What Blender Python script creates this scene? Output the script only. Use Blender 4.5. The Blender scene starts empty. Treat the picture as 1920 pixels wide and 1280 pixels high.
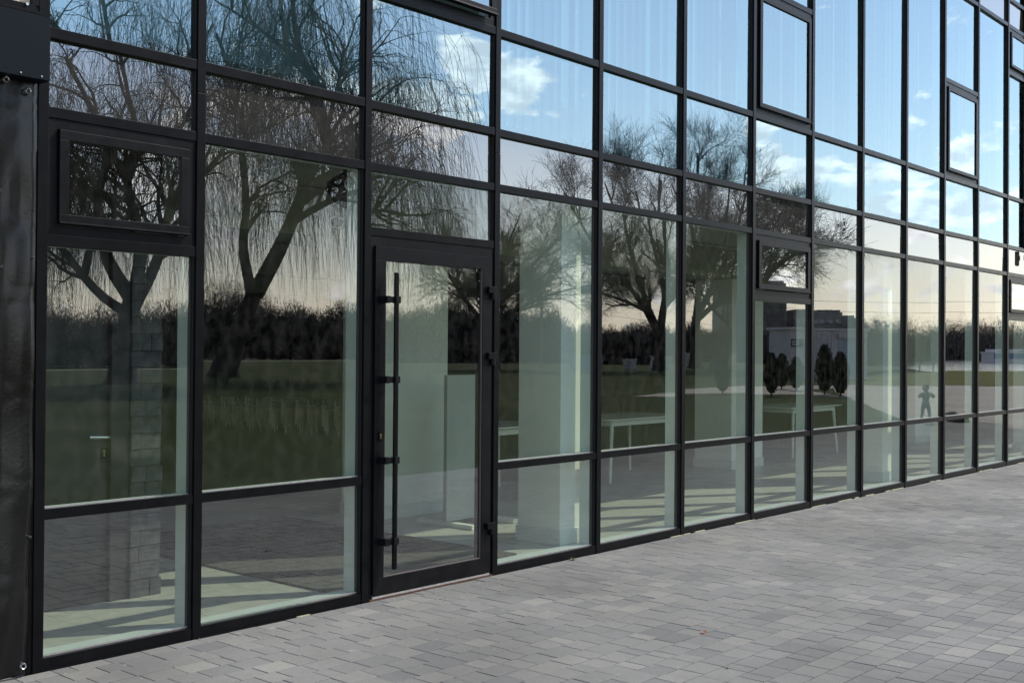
import bpy, bmesh, math, random
import numpy as np
from mathutils import Vector, Matrix
from math import sin, cos, pi, radians

random.seed(7)
rng = np.random.default_rng(7)
SC = bpy.context.scene
COL = SC.collection

# ------------------------------------------------------------------ camera
CAM = Vector((0.0, -5.3177, 1.5559))
yaw, pit, rol = radians(48.9667), radians(0.47343), radians(0.43582)
F = Vector((sin(yaw) * cos(pit), cos(yaw) * cos(pit), sin(pit)))
R0 = Vector((cos(yaw), -sin(yaw), 0)); U0 = R0.cross(F)
Rv = R0 * cos(rol) + U0 * sin(rol); Uv = -R0 * sin(rol) + U0 * cos(rol)
cd = bpy.data.cameras.new('camera'); cam = bpy.data.objects.new('camera', cd); COL.objects.link(cam)
cd.sensor_width = 36.0; cd.lens = 2147.4 / 1920 * 36.0
cd.clip_start = 0.05; cd.clip_end = 3000
M = Matrix((Rv, Uv, -F)).transposed().to_4x4(); M.translation = CAM
cam.matrix_world = M
SC.camera = cam

# ------------------------------------------------------------------ light
SUN_AZ = math.atan2(0.853, -0.522)      # clockwise from +Y
SUN_EL = radians(43.0)
sdir = Vector((sin(SUN_AZ) * cos(SUN_EL), cos(SUN_AZ) * cos(SUN_EL), sin(SUN_EL)))
sl = bpy.data.lights.new('sun', 'SUN'); so = bpy.data.objects.new('sun', sl); COL.objects.link(so)
sl.energy = 2.4; sl.angle = radians(0.5); sl.color = (1.0, 0.92, 0.78)
so.rotation_euler = sdir.to_track_quat('Z', 'Y').to_euler()
so.location = (0, 0, 40)

W = bpy.data.worlds.new('World'); SC.world = W; W.use_nodes = True
nt = W.node_tree; nt.nodes.clear()
def N(t, tree=None, **kw):
    n = (tree or nt).nodes.new(t)
    for k, v in kw.items(): setattr(n, k, v)
    return n
def L(a, b, tree=None): (tree or nt).links.new(a, b)
def MATH(op, a, b=None, c=None, tree=None, clamp=False):
    t = tree or nt
    n = t.nodes.new('ShaderNodeMath'); n.operation = op; n.use_clamp = clamp
    for i, v in enumerate((a, b, c)):
        if v is None: continue
        if isinstance(v, (int, float)): n.inputs[i].default_value = v
        else: t.links.new(v, n.inputs[i])
    return n.outputs[0]
sky = N('ShaderNodeTexSky'); sky.sky_type = 'NISHITA'; sky.sun_disc = False
sky.sun_elevation = SUN_EL; sky.sun_rotation = SUN_AZ
sky.air_density = 1.0; sky.dust_density = .4; sky.ozone_density = 1.2
tc = N('ShaderNodeTexCoord'); sep = N('ShaderNodeSeparateXYZ'); L(tc.outputs['Generated'], sep.inputs[0])
az = MATH('MULTIPLY', MATH('ARCTAN2', sep.outputs[1], sep.outputs[0]), 180 / pi)
el = MATH('MULTIPLY', MATH('ARCSINE', sep.outputs[2]), 180 / pi)
cv = N('ShaderNodeCombineXYZ'); L(MATH('MULTIPLY', az, 0.30), cv.inputs[0]); L(MATH('MULTIPLY', el, 0.62), cv.inputs[1])
nz = N('ShaderNodeTexNoise'); nz.inputs['Scale'].default_value = 1.0; nz.inputs['Detail'].default_value = 9
nz.inputs['Roughness'].default_value = 0.58; nz.inputs['Distortion'].default_value = 0.25; L(cv.outputs[0], nz.inputs['Vector'])
blobs = [(-43.4, 13.6, 1.6, 1.2, 1.55), (-41.2, 12.8, 1.3, 1.1, 1.35), (-46.0, 11.8, 3.0, 0.7, 1.1), (-51.5, 12.2, 5.5, 1.0, 1.2), (-57, 8.5, 5, 2.5, .8),
         (-29.4, 10.9, 1.0, .42, 1.3), (-27.3, 8.6, 2.2, .75, 1.35), (-23.8, 8.4, 3.2, .6, 1.2), (-20.0, 9.0, 1.1, .7, 1.35),
         (-20.5, 6.8, 4.5, .8, 1.05), (-16.0, 7.4, 3.0, .55, 1.0), (-24.0, 3.8, 10, 1.2, .55), (-8, 10, 5, 1.0, .7), (20, 12, 9, 2, .8),
         (-75, 16, 6, 2.0, .9), (-90, 11, 7, 2.5, .9), (-120, 15, 10, 3, .9), (60, 16, 9, 3, .8), (140, 18, 14, 4, .8)]
mask = None
for (a0, e0, sa, se, amp) in blobs:
    da = MATH('DIVIDE', MATH('SUBTRACT', az, a0), sa); de = MATH('DIVIDE', MATH('SUBTRACT', el, e0), se)
    g = MATH('MULTIPLY', MATH('EXPONENT', MATH('MULTIPLY', MATH('ADD', MATH('MULTIPLY', da, da), MATH('MULTIPLY', de, de)), -0.7)), amp)
    mask = g if mask is None else MATH('MAXIMUM', mask, g)
dens = MATH('MULTIPLY', MATH('SUBTRACT', MATH('ADD', mask, MATH('MULTIPLY', nz.outputs[0], 3.4)), 2.12), 3.8, clamp=True)
haze = MATH('MULTIPLY', MATH('EXPONENT', MATH('MULTIPLY', MATH('ABSOLUTE', el), -0.17)), 0.75)
mx = N('ShaderNodeMixRGB'); L(haze, mx.inputs[0]); L(sky.outputs[0], mx.inputs[1]); mx.inputs[2].default_value = (13.0, 11.5, 9.9, 1)
mx2 = N('ShaderNodeMixRGB'); L(MATH('MULTIPLY', dens, .9), mx2.inputs[0]); L(mx.outputs[0], mx2.inputs[1])
nz2 = N('ShaderNodeTexNoise'); nz2.inputs['Scale'].default_value = 2.2; nz2.inputs['Detail'].default_value = 6; L(cv.outputs[0], nz2.inputs['Vector'])
csh = N('ShaderNodeMixRGB'); L(MATH('MULTIPLY', MATH('SUBTRACT', nz2.outputs[0], .40), 4.0, clamp=True), csh.inputs[0]); csh.inputs[1].default_value = (8.2, 8.5, 9.2, 1); csh.inputs[2].default_value = (13.5, 13.4, 13.2, 1); L(csh.outputs[0], mx2.inputs[2])
bg = N('ShaderNodeBackground'); bg.inputs[1].default_value = 0.145; L(mx2.outputs[0], bg.inputs[0])
wo = N('ShaderNodeOutputWorld'); L(bg.outputs[0], wo.inputs[0])

vs = SC.view_settings
vs.view_transform = 'Standard'; vs.look = 'None'; vs.exposure = 0.85; vs.gamma = 1.0; vs.use_curve_mapping = False
SC.render.engine = 'CYCLES'
cy = SC.cycles
cy.max_bounces = 12; cy.diffuse_bounces = 6; cy.glossy_bounces = 4; cy.transmission_bounces = 6; cy.transparent_max_bounces = 24
cy.caustics_reflective = False; cy.caustics_refractive = False
cy.sample_clamp_indirect = 6.0
cy.use_denoising = True
try: cy.denoiser = 'OPENIMAGEDENOISE'
except Exception: pass

# ------------------------------------------------------------------ materials
def mat(name, color=(.5, .5, .5), rough=.6, metal=0.0, spec=.5):
    m = bpy.data.materials.new(name); m.use_nodes = True
    b = m.node_tree.nodes['Principled BSDF']
    b.inputs['Base Color'].default_value = (*color, 1); b.inputs['Roughness'].default_value = rough
    b.inputs['Metallic'].default_value = metal; b.inputs['Specular IOR Level'].default_value = spec
    return m
def ramp(tree, fac, stops):
    r = tree.nodes.new('ShaderNodeValToRGB'); els = r.color_ramp.elements
    while len(els) < len(stops): els.new(.5)
    for e, (p, c) in zip(els, stops): e.position = p; e.color = (*c, 1)
    tree.links.new(fac, r.inputs[0]); return r.outputs[0]
def noisy(name, c1, c2, scale=5, detail=6, rough=.7, bump=0.0, bscale=None, metal=0, spec=.5, coord='Object', stretch=None, lo=.35, hi=.65, rrange=0.0):
    m = mat(name, c1, rough, metal, spec); t = m.node_tree; b = t.nodes['Principled BSDF']
    tcn = t.nodes.new('ShaderNodeTexCoord'); src = tcn.outputs[coord]
    if stretch:
        mp = t.nodes.new('ShaderNodeMapping'); mp.inputs['Scale'].default_value = stretch; t.links.new(src, mp.inputs[0]); src = mp.outputs[0]
    n = t.nodes.new('ShaderNodeTexNoise'); n.inputs['Scale'].default_value = scale; n.inputs['Detail'].default_value = detail; t.links.new(src, n.inputs['Vector'])
    t.links.new(ramp(t, n.outputs[0], [(lo, c1), (hi, c2)]), b.inputs['Base Color'])
    if rrange:
        t.links.new(MATH('ADD', MATH('MULTIPLY', n.outputs[0], rrange, tree=t), rough - rrange / 2, tree=t), b.inputs['Roughness'])
    if bump:
        n2 = t.nodes.new('ShaderNodeTexNoise'); n2.inputs['Scale'].default_value = bscale or scale * 6; n2.inputs['Detail'].default_value = 5; t.links.new(src, n2.inputs['Vector'])
        bp = t.nodes.new('ShaderNodeBump'); bp.inputs['Strength'].default_value = 1; bp.inputs['Distance'].default_value = bump
        t.links.new(n2.outputs[0], bp.inputs['Height']); t.links.new(bp.outputs[0], b.inputs['Normal'])
    return m
def glass(name, ior, tint, wav=0.00006, wsc=(2.2, 2.2, 1.1), wav2=0.0, opaque=None, refl=(1, 1, 1)):
    m = bpy.data.materials.new(name); m.use_nodes = True; t = m.node_tree; t.nodes.clear()
    out = t.nodes.new('ShaderNodeOutputMaterial'); mix = t.nodes.new('ShaderNodeMixShader')
    geo = t.nodes.new('ShaderNodeNewGeometry'); dt = t.nodes.new('ShaderNodeVectorMath'); dt.operation = 'DOT_PRODUCT'
    t.links.new(geo.outputs['Normal'], dt.inputs[0]); t.links.new(geo.outputs['Incoming'], dt.inputs[1])
    cth = MATH('SUBTRACT', 1.0, MATH('ABSOLUTE', dt.outputs['Value'], tree=t), tree=t, clamp=True)
    schlick = MATH('ADD', MATH('MULTIPLY', MATH('POWER', cth, 5.0, tree=t), 1 - ior, tree=t), ior, tree=t)   # ior argument = reflectance face on
    gl = t.nodes.new('ShaderNodeBsdfGlossy'); gl.inputs['Roughness'].default_value = 0.0; gl.inputs['Color'].default_value = (*refl, 1)
    tcn = t.nodes.new('ShaderNodeTexCoord'); oi = t.nodes.new('ShaderNodeObjectInfo')
    mp = t.nodes.new('ShaderNodeMapping'); mp.inputs['Scale'].default_value = wsc; t.links.new(tcn.outputs['Object'], mp.inputs[0])
    cx = t.nodes.new('ShaderNodeCombineXYZ'); t.links.new(MATH('MULTIPLY', oi.outputs['Random'], 40.0, tree=t), cx.inputs[1]); t.links.new(cx.outputs[0], mp.inputs['Location'])
    n = t.nodes.new('ShaderNodeTexNoise'); n.inputs['Scale'].default_value = 1.0; n.inputs['Detail'].default_value = 1.0; t.links.new(mp.outputs[0], n.inputs['Vector'])
    h = MATH('MULTIPLY', n.outputs[0], wav, tree=t)
    if wav2:
        n2 = t.nodes.new('ShaderNodeTexNoise'); n2.inputs['Scale'].default_value = 5.5; n2.inputs['Detail'].default_value = 0.0; t.links.new(mp.outputs[0], n2.inputs['Vector'])
        h = MATH('ADD', h, MATH('MULTIPLY', n2.outputs[0], wav2, tree=t), tree=t)
    bp = t.nodes.new('ShaderNodeBump'); bp.inputs['Strength'].default_value = 1; bp.inputs['Distance'].default_value = 1.0
    t.links.new(h, bp.inputs['Height']); t.links.new(bp.outputs[0], gl.inputs['Normal'])
    if opaque is None:
        tr = t.nodes.new('ShaderNodeBsdfTransparent'); tr.inputs[0].default_value = (*tint, 1)
    else:
        tr = t.nodes.new('ShaderNodeBsdfDiffuse'); tr.inputs[0].default_value = (*opaque, 1)
    t.links.new(schlick, mix.inputs[0]); t.links.new(tr.outputs[0], mix.inputs[1]); t.links.new(gl.outputs[0], mix.inputs[2])
    # faint dust film
    df = t.nodes.new('ShaderNodeBsdfDiffuse'); df.inputs[0].default_value = (.55, .53, .5, 1)
    nd = t.nodes.new('ShaderNodeTexNoise'); nd.inputs['Scale'].default_value = 14; nd.inputs['Detail'].default_value = 8
    mp3 = t.nodes.new('ShaderNodeMapping'); mp3.inputs['Scale'].default_value = (1, 1, .8); t.links.new(tcn.outputs['Object'], mp3.inputs[0]); t.links.new(mp3.outputs[0], nd.inputs['Vector'])
    dustf = MATH('MULTIPLY', MATH('SUBTRACT', nd.outputs[0], .42, tree=t, clamp=True), .08, tree=t)
    m3 = t.nodes.new('ShaderNodeMixShader'); t.links.new(dustf, m3.inputs[0]); t.links.new(mix.outputs[0], m3.inputs[1]); t.links.new(df.outputs[0], m3.inputs[2])
    t.links.new(m3.outputs[0], out.inputs[0])
    return m

M_frame = noisy('black_powder_coat', (.003, .003, .0036), (.006, .006, .007), scale=7, rough=.32, spec=.14, bump=.0002, bscale=900, lo=.3, hi=.75, rrange=.16)
M_frame2 = noisy('black_window_profile', (.004, .0039, .0046), (.008, .0078, .009), scale=9, rough=.38, spec=.14, bump=.0002, bscale=700, rrange=.12)
M_gasket = mat('rubber_gasket', (.004, .004, .004), .8)
M_glow = glass('vision_glass', .15, (.80, .885, .82), wav=.00009)
M_vent = glass('vent_glass', .30, (.55, .62, .58), wav=.00009)
M_gup = glass('coated_upper_glass', .31, (.42, .62, .66), wav=.00005, refl=(.74, .93, 1.0))
M_gsp = glass('spandrel_glass', .24, None, wav=.0001, wav2=.000045, opaque=(.035, .033, .03))
M_white = noisy('white_paint', (.78, .77, .72), (.83, .82, .77), scale=3, rough=.6)
M_post = noisy('pale_powder_coat', (.60, .64, .62), (.66, .69, .67), scale=4, rough=.45)
M_post_dk = mat('interior_gasket_grey', (.12, .10, .10), .6)
M_alu = noisy('bare_aluminium', (.5, .47, .45), (.62, .6, .58), scale=30, rough=.4, metal=.7)
M_tile = noisy('floor_tile', (.45, .44, .40), (.52, .51, .46), scale=9, rough=.38, bump=.0002, rrange=.1)
M_grout = mat('tile_grout', (.18, .17, .16), .9)
M_rug = noisy('rug_loops', (.035, .034, .034), (.20, .19, .175), scale=160, detail=3, rough=.95, bump=.003, bscale=200, lo=.4, hi=.66)
M_ceil = noisy('ceiling_paint', (.34, .33, .28), (.40, .39, .33), scale=1.5, rough=.85)
M_darkwall = noisy('dark_wall_paint', (.030, .028, .030), (.045, .042, .045), scale=2, rough=.8)
M_backwall = noisy('hall_wall_paint', (.05, .05, .05), (.07, .07, .07), scale=1, rough=.9)
M_stone = noisy('grey_ledger_stone', (.045, .042, .048), (.10, .096, .104), scale=14, rough=.85, bump=.004, bscale=40)
M_tarp = noisy('black_vinyl_tarp', (.002, .0018, .002), (.005, .0045, .005), scale=5, spec=.42, rough=.27, bump=.0006, bscale=60, rrange=.15)
M_steel = mat('galvanised_eyelet', (.55, .56, .56), .35, 1.0)
M_beige = noisy('beige_blind', (.62, .50, .38), (.68, .56, .43), scale=4, rough=.7)  # plain beige blind, slight tone variation
M_blind = noisy('blind_fabric', (.36, .38, .40), (.42, .44, .46), scale=20, rough=.8)
M_tableT = noisy('white_laminate', (.62, .62, .58), (.68, .68, .64), scale=6, rough=.35)
M_bag = noisy('black_plastic_bag', (.012, .011, .010), (.03, .026, .024), scale=12, rough=.3, bump=.02, bscale=25)
M_rust = noisy('rusty_sealant', (.05, .02, .014), (.10, .05, .03), scale=40, rough=.9)
M_foam = noisy('pale_joint_foam', (.40, .38, .22), (.6, .57, .38), scale=50, rough=.9, bump=.003, bscale=120)
M_chrome = mat('satin_chrome', (.65, .65, .62), .25, 1.0)
M_brass = mat('brass_cylinder', (.55, .42, .2), .3, 1.0)
M_chair = noisy('green_grey_plastic', (.10, .15, .12), (.14, .19, .16), scale=6, rough=.5)
M_chairleg = noisy('pale_chair_leg', (.48, .47, .41), (.56, .55, .48), scale=6, rough=.5)

# paving stone material (per stone tone through an attribute on the merged mesh, object random on single stones)
def stone_mat(name, attr):
    m = mat(name, (.2, .2, .2), .82, 0, .35); t = m.node_tree; b = t.nodes['Principled BSDF']
    tcn = t.nodes.new('ShaderNodeTexCoord'); geo = t.nodes.new('ShaderNodeNewGeometry')
    if attr:
        at = t.nodes.new('ShaderNodeAttribute'); at.attribute_name = 'tone'; rnd = at.outputs['Fac']
    else:
        oi = t.nodes.new('ShaderNodeObjectInfo'); rnd = oi.outputs['Random']
    base = ramp(t, rnd, [(0.0, (.158, .157, .153)), (.14, (.184, .182, .174)), (.5, (.198, .195, .183)), (.86, (.211, .207, .192)), (1.0, (.242, .235, .213))])
    n1 = t.nodes.new('ShaderNodeTexNoise'); n1.inputs['Scale'].default_value = 26; n1.inputs['Detail'].default_value = 8; n1.inputs['Roughness'].default_value = .68; t.links.new(geo.outputs['Position'], n1.inputs['Vector'])
    n2 = t.nodes.new('ShaderNodeTexNoise'); n2.inputs['Scale'].default_value = 190; n2.inputs['Detail'].default_value = 3; t.links.new(geo.outputs['Position'], n2.inputs['Vector'])
    n3 = t.nodes.new('ShaderNodeTexNoise'); n3.inputs['Scale'].default_value = .8; n3.inputs['Detail'].default_value = 4; t.links.new(geo.outputs['Position'], n3.inputs['Vector'])  # broad tone mottling, also standing in for soft light patches reflected off the facade
    k = MATH('MULTIPLY', MATH('ADD', MATH('MULTIPLY', n1.outputs[0], .36, tree=t), .84, tree=t), MATH('ADD', MATH('MULTIPLY', n2.outputs[0], .9, tree=t), .55, tree=t), tree=t)
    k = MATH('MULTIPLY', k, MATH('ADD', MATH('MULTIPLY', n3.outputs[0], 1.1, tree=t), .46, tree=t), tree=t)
    mm = t.nodes.new('ShaderNodeVectorMath'); mm.operation = 'SCALE'; t.links.new(base, mm.inputs[0]); t.links.new(k, mm.inputs['Scale'])
    # pale scuffs and droppings
    n4 = t.nodes.new('ShaderNodeTexNoise'); n4.inputs['Scale'].default_value = 5.5; n4.inputs['Detail'].default_value = 9; n4.inputs['Roughness'].default_value = .7; t.links.new(geo.outputs['Position'], n4.inputs['Vector'])
    spot = MATH('MULTIPLY', MATH('SUBTRACT', n4.outputs[0], .635, tree=t, clamp=True), 6, tree=t, clamp=True)
    mxx = t.nodes.new('ShaderNodeMixRGB'); t.links.new(spot, mxx.inputs[0]); t.links.new(mm.outputs[0], mxx.inputs[1]); mxx.inputs[2].default_value = (.48, .47, .44, 1)
    t.links.new(mxx.outputs[0], b.inputs['Base Color'])
    bp = t.nodes.new('ShaderNodeBump'); bp.inputs['Distance'].default_value = .0016; bp.inputs['Strength'].default_value = .8
    t.links.new(n2.outputs[0], bp.inputs['Height']); t.links.new(bp.outputs[0], b.inputs['Normal'])
    return m
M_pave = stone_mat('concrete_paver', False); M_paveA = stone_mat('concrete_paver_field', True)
M_joint = noisy('joint_sand', (.035, .033, .030), (.07, .066, .058), scale=60, rough=.95, bump=.002, bscale=300)
M_bark = noisy('willow_bark', (.028, .024, .020), (.060, .050, .042), scale=3, rough=.9, bump=.03, bscale=12, stretch=(1, 1, .25))
M_twigW = noisy('willow_twig', (.050, .044, .026), (.085, .072, .040), scale=.8, rough=.8)
M_twig = noisy('bare_twig', (.035, .030, .026), (.065, .056, .046), scale=.7, rough=.85)
M_wood = noisy('distant_wood', (.050, .043, .040), (.095, .080, .070), scale=.25, rough=.95)
M_thuja = noisy('thuja_foliage', (.028, .042, .018), (.075, .095, .042), scale=9, rough=.85)
def grass_mat():
    m = noisy('lawn_grass', (.028, .048, .010), (.066, .084, .020), scale=.22, detail=9, rough=.95, bump=.008, bscale=40, lo=.3, hi=.7, spec=.1)
    return m
M_grass = grass_mat()
M_path = noisy('pale_path_gravel', (.40, .35, .29), (.48, .42, .35), scale=1.2, rough=.9)
def plaza_mat():
    m = mat('plaza_paving', (.4, .35, .3), .8); t = m.node_tree; b = t.nodes['Principled BSDF']
    geo = t.nodes.new('ShaderNodeNewGeometry')
    br = t.nodes.new('ShaderNodeTexBrick'); t.links.new(geo.outputs['Position'], br.inputs['Vector'])
    br.inputs['Scale'].default_value = 1; br.inputs['Brick Width'].default_value = .2; br.inputs['Row Height'].default_value = .1415
    br.inputs['Mortar Size'].default_value = .004
    br.inputs['Color1'].default_value = (.33, .295, .235, 1); br.inputs['Color2'].default_value = (.43, .385, .31, 1); br.inputs['Mortar'].default_value = (.12, .11, .1, 1)
    n = t.nodes.new('ShaderNodeTexNoise'); n.inputs['Scale'].default_value = .35; n.inputs['Detail'].default_value = 6; t.links.new(geo.outputs['Position'], n.inputs['Vector'])
    mm = t.nodes.new('ShaderNodeVectorMath'); mm.operation = 'SCALE'; t.links.new(br.outputs[0], mm.inputs[0]); t.links.new(MATH('ADD', n.outputs[0], .55, tree=t), mm.inputs['Scale'])
    t.links.new(mm.outputs[0], b.inputs['Base Color']); return m
M_plaza = plaza_mat()
M_water = noisy('river_water', (.16, .18, .17), (.22, .23, .21), scale=.05, rough=.12, bump=.08, bscale=.35, spec=1.0)
M_tower = noisy('tower_render', (.15, .14, .145), (.20, .19, .19), scale=.1, rough=.9)
M_flat = noisy('apartment_render', (.26, .245, .24), (.34, .32, .31), scale=.12, rough=.9)
M_winF = mat('far_window_pale', (.42, .43, .45), .4)
M_winD = mat('far_window_dark', (.03, .035, .045), .3)
M_blue = noisy('blue_cladding', (.045, .12, .26), (.06, .16, .32), scale=.8, rough=.6)
M_kiosk = noisy('grey_metal_sheet', (.56, .53, .55), (.64, .61, .63), scale=1, rough=.6)
M_shut = noisy('blue_grey_shutter', (.36, .44, .54), (.44, .52, .62), scale=2, rough=.5)
M_signw = mat('sign_white', (.55, .55, .56), .5)
M_jacket = noisy('dark_jacket', (.012, .012, .014), (.02, .02, .022), scale=20, rough=.9)
M_trouser = noisy('grey_trousers', (.045, .05, .048), (.07, .075, .07), scale=20, rough=.9)
M_skin = mat('skin', (.42, .26, .19), .6)
M_hair = mat('dark_hair', (.02, .014, .01), .7)
M_wire = mat('cable_black', (.03, .03, .03), .7)
M_pole = noisy('concrete_pole', (.22, .21, .2), (.3, .29, .27), scale=2, rough=.9)

# ------------------------------------------------------------------ mesh helpers
class MB:
    def __init__(s): s.v = []; s.f = []; s.m = []
    def box(s, x0, x1, y0, y1, z0, z1, m=0, skip=()):
        b = len(s.v)
        s.v += [(x0, y0, z0), (x1, y0, z0), (x1, y1, z0), (x0, y1, z0), (x0, y0, z1), (x1, y0, z1), (x1, y1, z1), (x0, y1, z1)]
        for k, fc in enumerate([(0, 3, 2, 1), (4, 5, 6, 7), (0, 1, 5, 4), (1, 2, 6, 5), (2, 3, 7, 6), (3, 0, 4, 7)]):
            if k in skip: continue
            s.f.append(tuple(b + i for i in fc)); s.m.append(m)
        return s
    def quad(s, a, b_, c, d, m=0):
        b = len(s.v); s.v += [a, b_, c, d]; s.f.append((b, b + 1, b + 2, b + 3)); s.m.append(m); return s
    def tube(s, pts, rad, n=8, m=0, cap=True):
        pts = [Vector(p) for p in pts]; b = len(s.v); k = len(pts)
        if not hasattr(rad, '__len__'): rad = [rad] * k
        t0 = (pts[1] - pts[0]).normalized(); up = Vector((0, 0, 1)) if abs(t0.z) < .9 else Vector((1, 0, 0))
        side = t0.cross(up).normalized()
        for i, p in enumerate(pts):
            t = (pts[min(i + 1, k - 1)] - pts[max(i - 1, 0)])
            t = t.normalized() if t.length > 1e-9 else t0
            side = (side - t * side.dot(t)); side = side.normalized() if side.length > 1e-6 else t.orthogonal().normalized()
            w = t.cross(side)
            for j in range(n):
                a = 2 * pi * j / n; q = p + (side * cos(a) + w * sin(a)) * rad[i]; s.v.append(tuple(q))
        for i in range(k - 1):
            for j in range(n):
                j2 = (j + 1) % n; s.f.append((b + i * n + j, b + i * n + j2, b + (i + 1) * n + j2, b + (i + 1) * n + j)); s.m.append(m)
        if cap:
            s.f.append(tuple(b + j for j in reversed(range(n)))); s.m.append(m)
            s.f.append(tuple(b + (k - 1) * n + j for j in range(n))); s.m.append(m)
        return s
    def build(s, name, mats, parent=None, smooth=False, bevel=0.0, origin=None):
        me = bpy.data.meshes.new(name)
        o3 = Vector(origin) if origin else Vector((0, 0, 0))
        me.from_pydata([(v[0] - o3[0], v[1] - o3[1], v[2] - o3[2]) for v in s.v], [], s.f)
        for mm in (mats if isinstance(mats, (list, tuple)) else [mats]): me.materials.append(mm)
        if any(s.m): me.polygons.foreach_set('material_index', s.m)
        me.update()
        o = bpy.data.objects.new(name, me); COL.objects.link(o)
        if smooth: me.polygons.foreach_set('use_smooth', [True] * len(me.polygons))
        if bevel:
            bm = bmesh.new(); bm.from_mesh(me)
            bmesh.ops.bevel(bm, geom=[e for e in bm.edges if len(e.link_faces) == 2 and e.calc_face_angle(0) > .6], offset=bevel, segments=2, profile=.6, affect='EDGES', clamp_overlap=True)
            bm.to_mesh(me); bm.free()
        o.location = o3
        if parent:
            o.parent = parent; o.matrix_parent_inverse = Matrix.Identity(4)
            o.location = o3 - PW(parent)
        return o
WPOS = {}
def PW(o):
    p = Vector(o.location); q = o.parent
    while q: p += q.location; q = q.parent
    return p
def MBX(*a, **k): return MB().box(*a, **k)
def np_mesh(name, V, Fc, material, parent=None, smooth=False, origin=None):
    V = np.asarray(V, np.float32); Fc = np.asarray(Fc, np.int32); nf, k = Fc.shape
    o3 = Vector(origin) if origin else Vector((0, 0, 0))
    V = V - np.array(o3, np.float32)
    me = bpy.data.meshes.new(name); me.vertices.add(len(V)); me.vertices.foreach_set('co', V.ravel())
    me.loops.add(nf * k); me.loops.foreach_set('vertex_index', Fc.ravel())
    me.polygons.add(nf); me.polygons.foreach_set('loop_start', np.arange(0, nf * k, k, dtype=np.int32))
    me.materials.append(material); me.update(calc_edges=True)
    me.polygons.foreach_set('use_smooth', np.full(nf, bool(smooth)))
    o = bpy.data.objects.new(name, me); COL.objects.link(o); o.location = o3
    if parent: o.parent = parent; o.location = o3 - PW(parent)
    return o
def tag(o, label=None, cat=None, group=None, kind=None):
    if label: o['label'] = label
    if cat: o['category'] = cat
    if group: o['group'] = group
    if kind: o['kind'] = kind
    return o
def thing(name, label, cat, loc=(0, 0, 0), group=None, rz=0):
    o = bpy.data.objects.new(name, None); COL.objects.link(o); o.location = loc; o.rotation_euler.z = rz
    o.empty_display_size = .2
    return tag(o, label, cat, group)
def copy_tree(root, loc, rz=0, label=None, scale=None):
    r = root.copy(); COL.objects.link(r); r.location = loc; r.rotation_euler.z = rz
    if scale: r.scale = scale
    if label: r['label'] = label
    for ch in list(root.children):
        c = ch.copy(); COL.objects.link(c); c.parent = r
        for g in list(ch.children):
            d = g.copy(); COL.objects.link(d); d.parent = c
    return r

# ================================================================== GROUND
XW, XE = -3.0, 26.0                # near pavement extent along the facade
YED = -5.04                        # lawn edge in front of the facade
def sheet(name, poly, z, material, label=None):
    me = bpy.data.meshes.new(name); me.from_pydata([(x, y, z) for x, y in poly], [], [tuple(range(len(poly)))]); me.materials.append(material)
    bm = bmesh.new(); bm.from_mesh(me); bmesh.ops.triangulate(bm, faces=bm.faces)
    for f in bm.faces:
        if f.normal.z < 0: f.normal_flip()
    bm.to_mesh(me); bm.free()
    o = bpy.data.objects.new(name, me); COL.objects.link(o); o['kind'] = 'structure'; return o
sheet('ground', [(-900, -1400), (1600, -1400), (1600, 500), (-900, 500)], -0.30, M_grass)
# lawn at pavement height; river cut south of it by leaving it lower
sheet('lawn', [(-220, YED), (25.8, YED), (32, -8.6), (38.5, -12.1), (44, -15.2), (60, -23), (100, -38.5), (132, -47), (170, -62), (170, -90), (100, -98), (52, -96), (0, -110), (-220, -130)], -0.004, M_grass)
sheet('plaza', [(XE, 0.0), (90, 0), (90, -8), (56.9, -13.2), (54.9, -17.9), (46, -17.6), (38.5, -12.1), (32, -8.6), (25.8, YED), (XE, YED)], -0.008, M_plaza)
sheet('path', [(38.5, -12.1), (46, -17.6), (54.9, -17.9), (56, -19.5), (48.5, -21.0), (43, -20.2), (37, -19.4), (33.5, -18.2), (34.5, -17.2), (38.0, -16.2), (40.5, -14.6)], 0.000, M_path)
M_dry = noisy('dry_grass', (.10, .105, .022), (.17, .16, .045), scale=.3, detail=9, rough=.95, spec=.1)  # drier, paler olive grass than the near lawn
sheet('far_lawn', [(56.9, -13.2), (90, -8), (140, 0), (140, -20), (99, -32.5), (62, -24.5), (55, -19), (54.9, -17.9)], 0.002, M_dry)
sheet('river', [(98, -31.8), (140, -20), (900, -60), (900, -200), (190, -95), (150, -58)], 0.006, M_water)
sheet('far_path', [(-220, -93), (40, -88), (56, -91), (90, -94.5), (132, -88), (132, -86), (90, -92), (56, -88.5), (40, -85.8), (-220, -90)], 0.004, M_path)

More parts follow.
